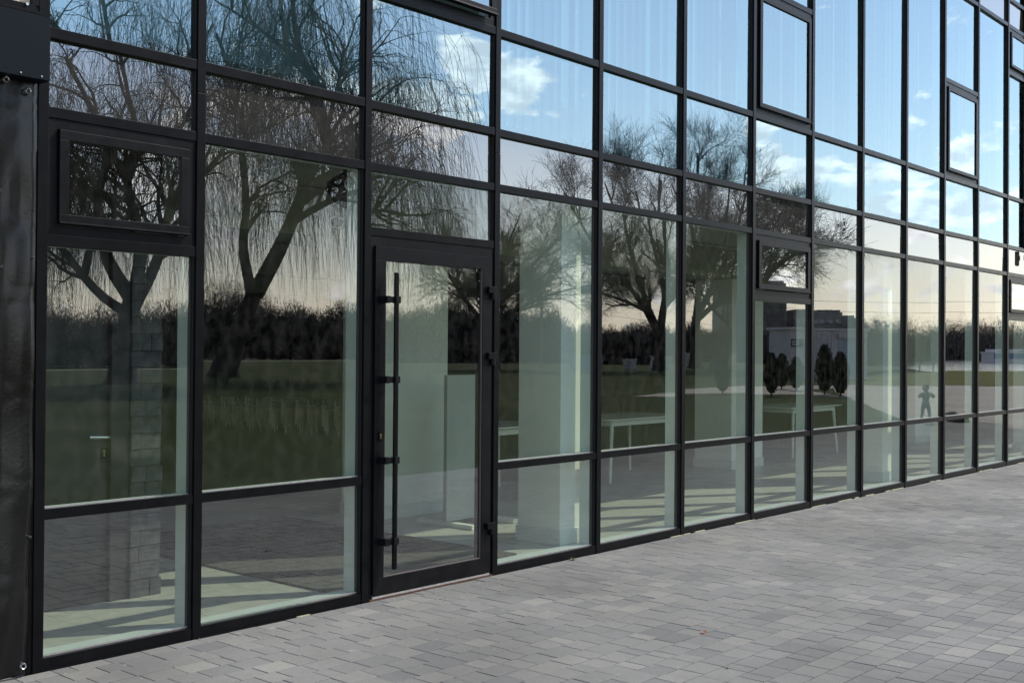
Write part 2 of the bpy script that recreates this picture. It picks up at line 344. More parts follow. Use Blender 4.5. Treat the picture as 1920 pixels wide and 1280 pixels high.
# ---- near pavement
pav = MBX(XW, XE, YED, 0.3, -.12, -.013).build('pavement', M_joint); pav['kind'] = 'structure'
PITCH = .1415
lens = [.093, .125, .155, .180, .205]
stones = []
y = -.113; row = 0
rows = [(-.012, -.1105)]
while y > YED + .02: rows.append((y - .0012, y - PITCH + .0012)); y -= PITCH
srng = random.Random(3)
for (yt, yb) in rows:
    x = XW + srng.random() * .2; last = None
    while x < XE:
        l = srng.choice([v for v in lens if v != last] + [.155, .180]); last = l
        stones.append((x, min(x + l, XE), yb, yt)); x += l
def screen(p):
    v = Vector(p) - CAM; z = v.dot(F)
    if z < .2: return None
    return 960 + 2147.4 * v.dot(Rv) / z, 640 - 2147.4 * v.dot(Uv) / z, z
near = []; rest = []
for s in stones:
    c = ((s[0] + s[1]) / 2, (s[2] + s[3]) / 2, 0); q = screen(c)
    if q and -60 < q[0] < 1980 and q[1] < 1340: near.append((q[2] ** 2 / (s[1] - s[0]), s))
    else: rest.append(s)
near.sort(key=lambda t: t[0]); rest += [s for _, s in near[300:]]; near = [s for _, s in near[:300]]
smesh = {}
def stone_mesh(l, w):
    key = (round(l, 3), round(w, 3))
    if key in smesh: return smesh[key]
    h = .0; c = .0011; g = .0023
    X, Y = l / 2 - g, w / 2 - .0018
    v = [(-X, -Y, -.05), (X, -Y, -.05), (X, Y, -.05), (-X, Y, -.05), (-X, -Y, -c), (X, -Y, -c), (X, Y, -c), (-X, Y, -c), (-X + c, -Y + c, h), (X - c, -Y + c, h), (X - c, Y - c, h), (-X + c, Y - c, h)]
    f = []
    for i in range(4):
        j = (i + 1) % 4; f.append((i, j, 4 + j, 4 + i)); f.append((4 + i, 4 + j, 8 + j, 8 + i))
    f.append((8, 9, 10, 11))
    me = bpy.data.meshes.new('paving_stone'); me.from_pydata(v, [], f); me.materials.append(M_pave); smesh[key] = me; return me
for s in near:
    o = bpy.data.objects.new('paving_stone', stone_mesh(s[1] - s[0], s[3] - s[2])); COL.objects.link(o); o.parent = pav
    o.location = ((s[0] + s[1]) / 2, (s[2] + s[3]) / 2, srng.uniform(-.0012, .0012))
    o.rotation_euler = (srng.gauss(0, .003), srng.gauss(0, .003), srng.gauss(0, .003))
S = np.array(rest); n = len(S); g = .0023; c = .0011
xs0, xs1, ys0, ys1 = S[:, 0] + g, S[:, 1] - g, S[:, 2] + .0018, S[:, 3] - .0018
dz = rng.normal(0, .0006, n); tx = rng.normal(0, .0003, n); ty = rng.normal(0, .0003, n)
def cor(xa, ya, zz, sx, sy): return np.stack([xa, ya, zz + dz + sx * tx + sy * ty], 1)
V = np.stack([cor(xs0, ys0, -.05, -1, -1), cor(xs1, ys0, -.05, 1, -1), cor(xs1, ys1, -.05, 1, 1), cor(xs0, ys1, -.05, -1, 1),
              cor(xs0, ys0, -c, -1, -1), cor(xs1, ys0, -c, 1, -1), cor(xs1, ys1, -c, 1, 1), cor(xs0, ys1, -c, -1, 1),
              cor(xs0 + c, ys0 + c, 0, -1, -1), cor(xs1 - c, ys0 + c, 0, 1, -1), cor(xs1 - c, ys1 - c, 0, 1, 1), cor(xs0 + c, ys1 - c, 0, -1, 1)], 1)
fb = []
for i in range(4):
    j = (i + 1) % 4; fb += [(i, j, 4 + j, 4 + i), (4 + i, 4 + j, 8 + j, 8 + i)]
fb.append((8, 9, 10, 11)); fb = np.array(fb)
FF = (np.arange(n)[:, None, None] * 12 + fb[None]).reshape(-1, 4)
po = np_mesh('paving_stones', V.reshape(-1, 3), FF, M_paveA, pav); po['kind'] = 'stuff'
at = po.data.attributes.new('tone', 'FLOAT', 'FACE'); at.data.foreach_set('value', np.repeat(rng.random(n), 9).astype(np.float32))

# ================================================================== FACADE
B = thing('glass_building', 'modern two storey building with a black framed mirrored glass curtain wall', 'building')
X = [2.69] + [3.572 + 1.2 * i for i in range(0, 19)]      # right edge of every mullion cap
NB = 16
ZL, ZA, ZB, ZC, ZD, ZE, ZT = .776, 2.720, 3.106, 3.808, 6.229, 6.615, 7.317
ZW, ZDR, ZU, ZM = 2.102, 2.318, 5.030, 5.571               # extra transoms: low window, door, upper window, mid window
ZTOP = 9.6
YG = .035
CW = .05
mull_me = None
for i in range(NB + 1):
    w = CW
    zj = 2.94 + random.uniform(-.01, .01)
    m = MB(); m.box(X[i] - w, X[i], 0, YG - .004, zj + .0015, ZTOP); m.box(X[i] - w - .0006, X[i] + .0006, -.0012, YG - .004, -.006, zj - .0015)
    m.build('mullion', M_frame, B, bevel=.0015, origin=(X[i] - w / 2, 0, 0))
    g1 = MB(); g1.box(X[i] - w - .012, X[i] - w - .001, .016, YG - .002, .02, ZTOP, 0); g1.box(X[i] + .001, X[i] + .010, .016, YG - .002, .02, ZTOP, 0)
    g1.build('gasket', M_gasket, B, origin=(X[i], 0, 0))
    ip = MB(); ip.box(X[i] - w - .006, X[i] + .004, YG + .03, .165, .055, 2.86)
    ip.box(X[i] - w - .006, X[i] + .004, YG + .03, .165, 3.16, ZTOP - .3)
    ip.build('interior_post', M_post, B, bevel=.002, origin=(X[i], .1, 0))
    sp = MB(); sp.box(X[i] - w - .0085, X[i] + .0065, YG + .004, YG + .029, .055, ZTOP - .3); sp.build('spacer', M_post_dk, B, origin=(X[i], .1, 0))

def transom(i, zt, h=.051, inner=True):
    m = MBX(X[i] + .0005, X[i + 1] - CW - .0005, .004, YG - .003, zt - h, zt)
    m.build('transom', M_frame, B, bevel=.0012, origin=(X[i], 0, zt))
    if inner:
        q = MBX(X[i] + .006, X[i + 1] - CW - .007, YG + .0045, .125, zt - h + .004, zt - .001); q.build('interior_rail', M_post, B, origin=(X[i], .1, zt))
def pane(i, z0, z1, m, x0=None, x1=None, y=YG, parent=B, tilt=.0030, name='glass_pane'):
    xa = (X[i] - .004) if x0 is None else x0; xb = (X[i + 1] - CW + .004) if x1 is None else x1
    e = [random.gauss(0, tilt) for _ in range(2)]
    # planar tilt only
    def yy(x, z): return y + e[0] * ((x - xa) / (xb - xa) - .5) + e[1] * ((z - z0) / (z1 - z0) - .5)
    p = MB(); p.quad((xa, yy(xa, z0), z0), (xb, yy(xb, z0), z0), (xb, yy(xb, z1), z1), (xa, yy(xa, z1), z1), 0)
    for a, b_ in (((xa, z0), (xb, z0)), ((xb, z0), (xb, z1)), ((xb, z1), (xa, z1)), ((xa, z1), (xa, z0))):
        p.quad((a[0], yy(*a), a[1]), (a[0], yy(*a) + .024, a[1]), (b_[0], yy(*b_) + .024, b_[1]), (b_[0], yy(*b_), b_[1]), 1)
    return p.build(name, [m, M_gasket], parent, origin=((xa + xb) / 2, y, (z0 + z1) / 2))
def window(i, zb, zt, up, open_=0):
    """framed opening sash in bay i between transoms zb (top of lower) and zt (bottom of upper)"""
    xa, xb = X[i], X[i + 1] - CW
    fw = .05; mt = .006
    fr = MB()
    y0, y1 = .012, YG - .001
    fr.box(xa + .001, xb - .001, y0, y1, zb + .001, zb + fw); fr.box(xa + .001, xb - .001, y0, y1, zt - fw, zt - .001)
    fr.box(xa + .001, xa + fw, y0 + .0005, y1, zb + fw, zt - fw); fr.box(xb - fw, xb - .001, y0 + .0005, y1, zb + fw, zt - fw)
    wnd = fr.build('window', M_frame2, B, bevel=.001, origin=(xa, 0, zb))
    sw = .048; a, b_, c_, d = xa + fw + .004, xb - fw - .004, zb + fw + .004, zt - fw - .004
    s = MB(); s0, s1 = -.012, .018
    s.box(a, b_, s0, s1, c_, c_ + sw); s.box(a, b_, s0, s1, d - sw, d)
    s.box(a, a + sw, s0 + .0005, s1, c_ + sw, d - sw); s.box(b_ - sw, b_, s0 + .0005, s1, c_ + sw, d - sw)
    s.box(a - .002, b_ + .002, s0 - .012, s0, c_ + .001, c_ + .010)
    sash = s.build('sash', M_frame2, wnd, bevel=.002, origin=(a, 0, d))
    lin = MBX(a - .003, b_ + .003, .019, .021, c_ - .003, d + .003).build('seal', M_gasket, wnd, origin=(a, .02, c_)) if False else None
    p = pane(i, c_ + sw - .004, d - sw + .004, up, a + sw - .004, b_ - sw + .004, y=.004, parent=wnd, tilt=.0008)
    if open_:
        for o in (sash, p):
            wp = PW(o)
            piv = Vector(((a + b_) / 2, .018, d)) ; v = wp - piv; v.rotate(Matrix.Rotation(-open_, 3, 'X'))
            o.location = piv + v - PW(wnd); o.rotation_euler.x = -open_
    return wnd

for i in range(NB):
    # base rail and bottom strip
    if i != 2:
        MBX(X[i] + .0005, X[i + 1] - CW - .0005, .004, YG - .003, .006, .060).build('base_rail', M_frame, B, bevel=.0012, origin=(X[i], 0, 0))
        MBX(X[i] + .006, X[i + 1] - CW - .007, YG + .0045, .150, .0565, .066).build('sill', M_post, B, origin=(X[i], .1, .06))
        MBX(X[i] + .006, X[i + 1] - CW - .007, YG - .002, YG + .004, .061, .068).build('glazing_bead', M_alu, B, origin=(X[i], .1, .06))
        pane(i, .058, ZL - .049, M_glow)
        transom(i, ZL)
        MBX(X[i] + .006, X[i + 1] - CW - .007, YG - .002, YG + .004, ZL + .0005, ZL + .006).build('glazing_bead', M_alu, B, origin=(X[i], .1, ZL))
    transom(i, ZA); transom(i, ZB, inner=False); transom(i, ZC); transom(i, ZD)
    transom(i, ZE, inner=False); transom(i, ZT)
    pane(i, ZA - .002, ZB - .049, M_gsp, name='spandrel_pane', tilt=.003)
    pane(i, ZD - .002, ZE - .049, M_gsp, name='spandrel_pane', tilt=.003)
    pane(i, ZE - .002, ZT - .049, M_gup); pane(i, ZT - .002, ZTOP - .1, M_gup)
    pane(i, ZB - .002, ZC - .049, M_gup)
    low_win = i in (0, 6, 12); up_win = i in (2, 6, 10, 14); mid_win = i == 12
    if low_win:
        transom(i, ZW, h=.055); window(i, ZW, ZA - .051, M_vent); pane(i, ZL - .002, ZW - .053, M_glow)
    elif i == 2:
        transom(i, ZDR); pane(i, ZDR - .002, ZA - .049, M_glow)
    else:
        pane(i, ZL - .002, ZA - .049, M_glow)
    if up_win:
        transom(i, ZU, h=.052); window(i, ZC, ZU - .052, M_gup, open_=(radians(2.2) if i == 2 else 0)); pane(i, ZU - .002, ZD - .049, M_gup)
    elif mid_win:
        transom(i, ZM); window(i, ZM, ZD - .051, M_gup); pane(i, ZC - .002, ZM - .049, M_gup)
    else:
        pane(i, ZC - .002, ZD - .049, M_gup)
# plinth, foam line, parapet, roof and slab edge behind spandrels
MBX(X[0] - .05, X[NB], .012, .20, -.10, .0055).build('plinth', M_gasket, B, origin=(3, .1, 0))
r2 = random.Random(11); x = X[0]
while x < X[NB]:
    l = r2.uniform(.08, .5)
    if r2.random() < .38 and not (4.5 < x < 5.95): MBX(x, x + l * .8, -.003, .0115, -.0045, r2.uniform(.0005, .004)).build('joint_foam', M_foam, B, origin=(x, 0, 0))
    x += l
MBX(X[0] - .05, X[NB], .002, .6, ZTOP - .1, ZTOP + .25).build('parapet', M_frame, B, origin=(3, 0, ZTOP))
MBX(-12, 36, .6, 20, ZTOP, ZTOP + .2).build('roof', M_backwall, B, origin=(3, 10, ZTOP))
MBX(X[0], X[NB], .0655, .16, 2.862, 3.158).build('slab_edge', M_darkwall, B, origin=(3, .1, 3))
MBX(X[0], X[NB], .17, 18, 2.90, 3.16).build('slab', M_backwall, B, origin=(3, 9, 3))

# ---- door bay (between X[2] and X[3]-CW)
D = MB(); xa, xb = X[2], X[3] - CW
D.box(xa + .001, xb - .001, .010, YG - .001, 2.206, ZDR - .052); D.box(xa + .001, xa + .034, .0105, .10, .004, 2.206); D.box(xb - .034, xb - .001, .0105, .10, .004, 2.206)
door = D.build('door', M_frame2, B, bevel=.001, origin=(xa, 0, 0))
la, lb, lz0, lz1 = xa + .037, xb - .037, .034, 2.203
lf = MB(); st = .088
lf.box(la, lb, -.006, .062, lz0, lz0 + .100); lf.box(la, lb, -.006, .062, lz1 - .088, lz1)
lf.box(la, la + st, -.0055, .0615, lz0 + .1, lz1 - .088); lf.box(lb - st, lb, -.0055, .0615, lz0 + .1, lz1 - .088)
lf.build('leaf', M_frame2, door, bevel=.0015, origin=(la, 0, 0))
bd = MB(); gx0, gx1, gz0, gz1 = la + st, lb - st, lz0 + .1, lz1 - .088
bd.box(gx0 + .0005, gx0 + .006, .0, .012, gz0, gz1); bd.box(gx1 - .006, gx1 - .0005, .0, .012, gz0, gz1); bd.box(gx0 + .006, gx1 - .006, .0, .012, gz0 + .0005, gz0 + .006)
bd.build('glazing_bead', M_post_dk, door, origin=(gx0, 0, gz0))
pane(2, gz0, gz1, M_glow, gx0, gx1, y=.012, parent=door, tilt=.0006)
rx, ry = 4.925, -.072                                  # pull bar
ph = MB().tube([(rx, ry, .19), (rx, ry, .195), (rx, ry, 2.035), (rx, ry, 2.04)], [.014, .0165, .0165, .014], n=16).build('pull_handle', M_frame, door, smooth=False, origin=(rx, ry, .2))
for z in (.365, .870, 1.372, 1.870):
    b_ = MB(); b_.box(rx - .02, rx + .02, ry - .021, ry + .021, z - .021, z + .021); b_.box(rx - .06, rx - .018, ry - .005, ry + .021, z - .018, z + .018); b_.box(rx - .083, rx - .05, ry - .006, -.0065, z - .022, z + .022)
    b_.build('bracket', M_frame2, door, bevel=.003, origin=(rx, ry, z))
lk = MB(); lk.tube([(la + .045, -.0065, 1.03), (la + .045, -.014, 1.03)], .017, n=18); lk.box(la + .029, la + .061, -.013, -.0065, .99, 1.03)
lk.build('lock_rose', M_frame, door, bevel=.001, origin=(la + .045, 0, 1.02))
kc = MB(); kc.tube([(la + .045, -.006, 1.027), (la + .045, -.017, 1.027)], .0085, n=14); kc.box(la + .040, la + .050, -.0165, -.006, 1.003, 1.022); kc.build('lock_cylinder', M_brass, door, origin=(la + .045, 0, 1.02))
for z in (.33, 1.50, 1.955):
    h = MB(); h.box(lb - .052, lb + .026, -.034, -.0065, z - .002, z + .043); h.tube([(lb + .004, -.022, z - .045), (lb + .004, -.022, z + .0)], .0165, n=14)
    h.build('hinge', M_frame, door, bevel=.003, origin=(lb, 0, z))
MBX(xa + .035, xb - .035, -.002, .10, .010, .022).build('threshold', M_alu, door, origin=(xa, 0, 0))
MBX(xa + .01, xb - .01, -.010, .012, -.0045, .0098).build('sealant_strip', M_rust, door, origin=(xa, 0, 0))

# ================================================================== LEFT END: tarp, sign box, window above
MBX(-4, X[0] - CW - .02, .045, .30, -.05, ZTOP).build('end_wall', noisy('pale_render', (.62, .64, .62), (.7, .7, .69), scale=4, rough=.8), B, origin=(0, .2, 0))
MBX(X[0] - CW - .019, X[0] - CW - .001, .006, .06, -.006, ZTOP).build('end_trim', M_frame, B, origin=(2.6, 0, 0))
tx0, nx, nzv = -1.2, 150, 110
xs = np.linspace(0, 1, nx); zs = np.linspace(0, 1, nzv)
XX, ZZ = np.meshgrid(xs, zs)
zed = .012 + ZZ * 2.825
xr = 2.618 - .022 * np.exp(-((zed - .15) / .5) ** 2) - .006 * np.cos(zed * 5.2) ** 2 * (zed < 2.5)
Xp = tx0 + XX * (xr - tx0)
sd = (xr - Xp)
yy = -.024 - .012 * np.sin(sd * 14 + zed * 1.3 + 1.2 * np.sin(zed * 1.1)) * np.clip(sd * 9, 0, 1) - .007 * np.sin(sd * 46 + 3.0 * np.sin(zed * 1.7) + zed * 2) * np.clip(sd * 16, 0.1, 1) * (.4 + .6 * np.sin(zed * 3.1 + 1) ** 2) - .004 * np.abs(np.sin(sd * 30 + zed * 4.5 + np.sin(zed * 3))) ** 3
for (cx0, cz0, a0, s0) in [(.03, 2.45, .010, .10), (.12, 2.25, -.010, .09), (.10, .35, .012, .13), (.02, .9, .006, .07), (.06, 1.6, .008, .10), (.13, 1.2, -.01, .1), (.03, 1.95, .007, .05)]:
    rr = ((sd - cx0) / s0) ** 2 + ((zed - cz0) / (s0 * 2.4)) ** 2; yy -= a0 * np.exp(-rr * 1.3)
for zz0 in (.02, .45, .9, 1.35, 1.8, 2.15, 2.7):   # puckers running into each eyelet
    rr = np.hypot(sd - .02, (zed - zz0) * 1.0); ang = np.arctan2(zed - zz0, sd - .02 + 1e-4)
    yy -= .004 * np.exp(-rr / .09) * np.cos(ang * 7)
yy = np.minimum(yy, .03)
Vt = np.stack([Xp, yy, zed], 2).reshape(-1, 3)
idx = np.arange(nx * nzv).reshape(nzv, nx)
Ft = np.stack([idx[:-1, :-1], idx[:-1, 1:], idx[1:, 1:], idx[1:, :-1]], 2).reshape(-1, 4)
tarp = thing('tarpaulin', 'black vinyl tarpaulin with metal eyelets hung left of the first glazed bay', 'tarpaulin', (2.5, -.02, 0))
sh = np_mesh('sheet', Vt, Ft, M_tarp, tarp, smooth=True, origin=(2.5, 0, 0))
md = sh.modifiers.new('thickness', 'SOLIDIFY'); md.thickness = .002
for (ex, ez) in [(2.46, 2.80), (2.565, 2.765), (2.575, .055), (2.60, 1.98), (2.60, .66), (2.44, 2.28), (2.45, 1.93)]:
    e = MB(); R1, R2_ = (.0085, .016) if ez > 2.7 or ez < .1 else (.003, .006); k = 18; 
    for j in range(k):
        a, b2 = 2 * pi * j / k, 2 * pi * (j + 1) / k
        def P(r, t, y): return (ex + r * cos(t), y, ez + r * sin(t))
        yb = -.046 if ez > 2.2 else -.040
        e.quad(P(R1, a, yb - .004), P(R1, b2, yb - .004), P((R1 + R2_) / 2, b2, yb - .007), P((R1 + R2_) / 2, a, yb - .007))
        e.quad(P((R1 + R2_) / 2, a, yb - .007), P((R1 + R2_) / 2, b2, yb - .007), P(R2_, b2, yb), P(R2_, a, yb))
        e.quad(P(R2_, a, yb), P(R2_, b2, yb), P(R2_, b2, yb + .015), P(R2_, a, yb + .015))
        e.quad(P(R1, a, yb - .004), P(R1, b2, yb - .004), P(R1, b2, yb + .01), P(R1, a, yb + .01))
    e.build('eyelet', M_steel, tarp, origin=(ex, -.04, ez))
sg = thing('wall_box', 'plain dark sheet metal box fixed above the black tarpaulin', 'metal box', (2.0, -.05, 2.82))
MBX(-.8, 2.642, -.105, .0, 2.815, 3.12).build('casing', noisy('dark_blue_sheet', (.003, .006, .009), (.005, .009, .013), scale=2, spec=.12, rough=.4, bump=.0004, bscale=300), sg, bevel=.002, origin=(2, -.05, 2.9))
MBX(-.8, 2.643, -.107, -.1055, 3.121, 3.132).build('top_lip', M_frame, sg, origin=(2, -.05, 3.12))
for xq in (2.60, 2.50): MB().tube([(xq, -.1055, 2.83), (xq, -.109, 2.83)], .004, n=8).build('screw', M_steel, sg, origin=(xq, -.1, 2.83))
wl = MB(); wl.box(-.8, 2.62, .0, .044, 3.155, 3.19); wl.box(2.605, 2.638, .0, .044, 3.19, 5.0); wl.box(2.44, 2.452, .004, .044, 3.19, 5.0); wl.box(-.8, 2.60, .0, .044, 4.97, 5.0)
lw = wl.build('window', M_frame, B, origin=(2.4, 0, 3.2))
MBX(-.8, 2.605, .030, .040, 3.19, 4.97).build('blind_panel', M_beige, lw, origin=(2.4, 0, 3.2))
MB().tube([(2.575, -.01, 3.185), (2.575, -.002, 3.185)], .007, n=10).build('screw', M_steel, lw, origin=(2.57, 0, 3.18))

# edge board and lamp at the far right of the frame
fb_ = thing('sign_board', 'tall dark board projecting from the facade at the far right edge', 'board', (17.5, -.2, 3.1))
MBX(17.470, 17.90, -.014, -.002, 3.10, 7.6).build('panel', noisy('dark_plum_board', (.03, .022, .028), (.045, .034, .04), scale=3, rough=.6), fb_, bevel=.003, origin=(17.42, -.2, 3.1))
for z in (3.8, 4.6, 5.35, 6.2): MBX(17.447, 17.469, -.012, -.004, z, z + .02).build('bracket', M_chrome, fb_, origin=(17.4, -.1, z))
wlm = thing('wall_lamp', 'small black box lamp on the facade below the projecting board', 'lamp', (17.35, -.1, 2.85))
bx = MBX(17.40, 17.50, -.05, -.012, 2.86, 3.06).build('housing', M_frame, wlm, bevel=.008, origin=(17.3, -.1, 2.9))
MBX(17.41, 17.49, -.045, -.02, 2.85, 2.859).build('diffuser', M_post, wlm, origin=(17.3, -.1, 2.84)); MBX(17.43, 17.48, -.0115, .003, 2.93, 3.0).build('mount', M_frame, wlm, origin=(17.3, 0, 2.95))

# ================================================================== INTERIOR
fl = MBX(-10, 34, .052, 17.8, -.05, .050).build('interior_floor', M_grout); fl['kind'] = 'structure'
TS = .6; tj = .002; ntile = 0
tm = MBX(-TS / 2 + tj, TS / 2 - tj, -TS / 2 + tj, TS / 2 - tj, -.006, .0).build('floor_tile', M_tile)
tme = tm.data; bpy.data.objects.remove(tm)
x0t = 3.75 - TS * 2; k = 0
fieldT = MB()
for ix in range(-16, 50):
    for iy in range(0, 29):
        cx_ = x0t + ix * TS + TS / 2; cy_ = .0 + iy * TS + TS / 2 - .20
        if cy_ - TS / 2 > 17.2: continue
        ya = max(cy_ - TS / 2, .054)
        if 2.5 < cx_ < 18.5 and iy < 6 and iy > 0:
            o = bpy.data.objects.new('floor_tile', tme); COL.objects.link(o); o.parent = fl; o.location = (cx_, cy_, .055 + random.uniform(-.0003, .0003)); k += 1
        else: fieldT.box(cx_ - TS / 2 + tj, cx_ + TS / 2 - tj, ya + tj, cy_ + TS / 2 - tj, .049, .055, skip=(0,))
ft = fieldT.build('floor_tiles', M_tile, fl); ft['kind'] = 'stuff'
ce = MB(); ce.box(-10, 34, .166, 2.18, 2.862, 2.898); ce.box(-10, 34, 2.76, 17.6, 2.862, 2.898)
ceil = ce.build('ceiling', M_ceil); ceil['kind'] = 'structure'
seam = MB(); seam.box(-10, 34, 1.93, 1.94, 2.8585, 2.8615); seam.build('ceiling_seam', M_gasket, ceil)
MBX(-10, 34, 2.185, 2.75, 2.50, 2.86).build('beam', M_ceil, ceil, origin=(5, 2.4, 2.6))
MBX(-10, 34, 2.20, 2.30, 2.8, 2.8605).build('recess', M_darkwall, ceil) if False else None
for k_, yb in enumerate((6.2, 10.2)): MBX(-10, 34, yb, yb + .5, 2.48, 2.8615).build('beam', M_ceil, ceil, origin=(5, yb, 2.6))
hw = MB(); hw.box(-10.2, 34.2, 17.5, 17.8, .04, 9.4); hw.box(-10.3, -10, .3, 17.5, .04, 9.4); hw.box(34, 34.3, .3, 17.5, .04, 9.4); hw.box(X[NB] - .03, 34, .06, .3, -.05, 9.4)
w_ = hw.build('wall', M_backwall); w_['kind'] = 'structure'
# upper storey back wall and ceiling so that it reads as a dim room
MBX(X[0], X[NB], 2.6, 2.75, 3.16, 6.2).build('upper_partition', M_white, B, origin=(5, 2.6, 4)); MBX(X[0], X[NB], .17, 10, 6.2, 6.6).build('slab', M_backwall, B, origin=(5, 5, 6.4))
# columns
def skirt_block(x0, x1, y0, y1, m, nm='column'):
    c_ = MBX(x0, x1, y0, y1, .055, 2.862).build(nm, m, B, bevel=.004, origin=(x0, y0, .055))
    s = MB(); s.box(x0 - .012, x1 + .012, y0 - .012, y1 + .012, .0555, .175); s.build('skirting', M_post, c_, bevel=.003, origin=(x0, y0, .06)); return c_
for kx in range(-1, 4):
    skirt_block(6.925 + 6.04 * kx, 7.255 + 6.04 * kx, .205, .635, M_white)
    skirt_block(6.90 + 6.02 * kx, 7.71 + 6.02 * kx, 2.19, 2.74, M_white)
# vestibule wall with dark service door and ledger-stone pier
vw = MBX(1.0, 2.72, .93, 1.05, .055, 2.861).build('partition_wall', M_darkwall); tag(vw, 'dark painted partition wall behind the first glazed bay', 'wall')
v2 = MB(); v2.box(2.72, 3.68, .93, 1.05, 2.14, 2.861); v2.box(3.60, 3.68, .93, 1.05, .055, 2.14); v2.build('lintel', M_darkwall, vw)
sd_ = thing('service_door', 'dark interior door with a steel lever handle behind the first pane', 'door', (3.15, .95, .055))
MBX(2.74, 3.555, .955, 1.0, .058, 2.125).build('leaf', noisy('dark_door', (.026, .024, .026), (.034, .032, .034), scale=3, rough=.5), sd_, bevel=.003, origin=(3.1, .97, .06))
fr = MB(); fr.box(2.721, 2.738, .925, 1.04, .056, 2.138); fr.box(3.562, 3.598, .922, 1.04, .056, 2.138); fr.box(2.738, 3.562, .925, 1.04, 2.128, 2.1385); fr.build('frame', M_darkwall, sd_, origin=(3.1, .97, .06))
hd = MB().tube([(3.535, .953, 1.03), (3.535, .90, 1.03), (3.52, .895, 1.03), (3.41, .897, 1.035)], .009, n=10).build('lever_handle', M_chrome, sd_, origin=(3.5, .95, 1.03))
MBX(3.515, 3.55, .951, .9545, .90, .965).build('key_plate', M_gasket, sd_, origin=(3.53, .95, .93)); kh = MB().tube([(3.533, .951, .945), (3.533, .946, .945)], .008, n=12); kh.box(3.529, 3.537, .946, .951, .915, .943); kh.build('lock_cylinder', M_brass, sd_, origin=(3.53, .95, .93))
pier = thing('stone_pier', 'grey ledger stone clad pier beside the dark service door', 'pier', (3.79, .98, .055))
MBX(3.695, 3.885, .93, 1.12, .055, 2.861).build('core', M_darkwall, pier, origin=(3.8, 1, .06))
zc = .056; rr_ = random.Random(5)
while zc < 2.78:
    hh = rr_.choice([.096, .1, .104]); cut = rr_.choice([.06, .1, .13, .205]); pcs = [(3.688, 3.688 + cut)] + ([(3.688 + cut, 3.893)] if cut < .2 else [])
    for (p0, p1) in pcs:
        pr_ = rr_.uniform(.004, .022)
        MBX(p0 + .0015, p1 - .0015 + rr_.uniform(0, .006) * (p1 > 3.88), .929 - pr_, 1.13, zc + .0015, zc + hh - .0015).build('stone_block', M_stone, pier, bevel=.002, origin=(p0, .93, zc))
    zc += hh
# rug
rg = MBX(4.585, 6.40, .19, 2.93, .0552, .070).build('rug', M_rug, bevel=.003, origin=(5.5, 1.5, .055)); tag(rg, 'large dark speckled entrance rug lying on pale floor tiles', 'rug')
# free standing board
bo = thing('display_stand', 'white free standing panel on two flat feet behind the door', 'display stand', (7.3, 1.54, .055))
MBX(7.02, 7.60, 1.52, 1.56, .095, 1.345).build('panel', noisy('matt_grey_panel', (.42, .43, .42), (.47, .48, .47), scale=3, rough=.6), bo, bevel=.004, origin=(7.3, 1.54, .7))
for xx in (7.03, 7.56): MBX(xx - .02, xx + .055, 1.21, 1.87, .0555, .094).build('foot', M_white, bo, bevel=.004, origin=(xx, 1.54, .06))
# tables
def table(cx_, cy_, label, first=None):
    loc = (cx_, cy_, .055)
    if first: return copy_tree(first, loc, 0, label)
    t = thing('table', label, 'table', loc, 'white meeting tables')
    top = MB(); n_ = 8; Lx, Ly, rc = .80, .42, .06
    ring = []
    for (sx, sy, a0) in ((1, 1, 0), (-1, 1, 90), (-1, -1, 180), (1, -1, 270)):
        for q in range(n_ + 1):
            a = radians(a0 + 90 * q / n_); ring.append((sx * (Lx - rc) + rc * cos(a), sy * (Ly - rc) + rc * sin(a)))
    def lay(z, ins):
        b = len(top.v); top.v += [(cx_ + px * (1 - ins / Lx), cy_ + py * (1 - ins / Ly), z) for px, py in ring]; return b
    k_ = len(ring); b0 = lay(.760, .02); b1 = lay(.772, 0); b2 = lay(.784, .002)
    for (p, q) in ((b0, b1), (b1, b2)):
        for j in range(k_): top.f.append((p + j, p + (j + 1) % k_, q + (j + 1) % k_, q + j)); top.m.append(0)
    top.f.append(tuple(b2 + j for j in range(k_))); top.m.append(0); top.f.append(tuple(b0 + j for j in reversed(range(k_)))); top.m.append(0)
    top.build('tabletop', M_tableT, t, origin=loc)
    fr = MB()
    for sy in (-1, 1): fr.box(cx_ - .66, cx_ + .66, cy_ + sy * .34 - .012, cy_ + sy * .34 + .012, .70, .7595)
    for sx in (-1, 1): fr.box(cx_ + sx * .66 - .012, cx_ + sx * .66 + .012, cy_ - .327, cy_ + .327, .70, .7595)
    fr.build('frame', M_tableT, t, origin=loc)
    for sx in (-1, 1):
        for sy in (-1, 1):
            MB().tube([(cx_ + sx * .64, cy_ + sy * .33, .7595), (cx_ + sx * .715, cy_ + sy * .365, .056)], [.026, .015], n=12).build('leg', M_tableT, t, origin=loc)
    return t
T1 = table(11.335, 2.79, 'white table with round legs left of the fifth mullion, behind the fourth bay')
table(8.775, 2.75, 'white table partly hidden behind the near white column', T1)
table(15.62, 2.72, 'white table with splayed legs seen behind the window bay', T1)
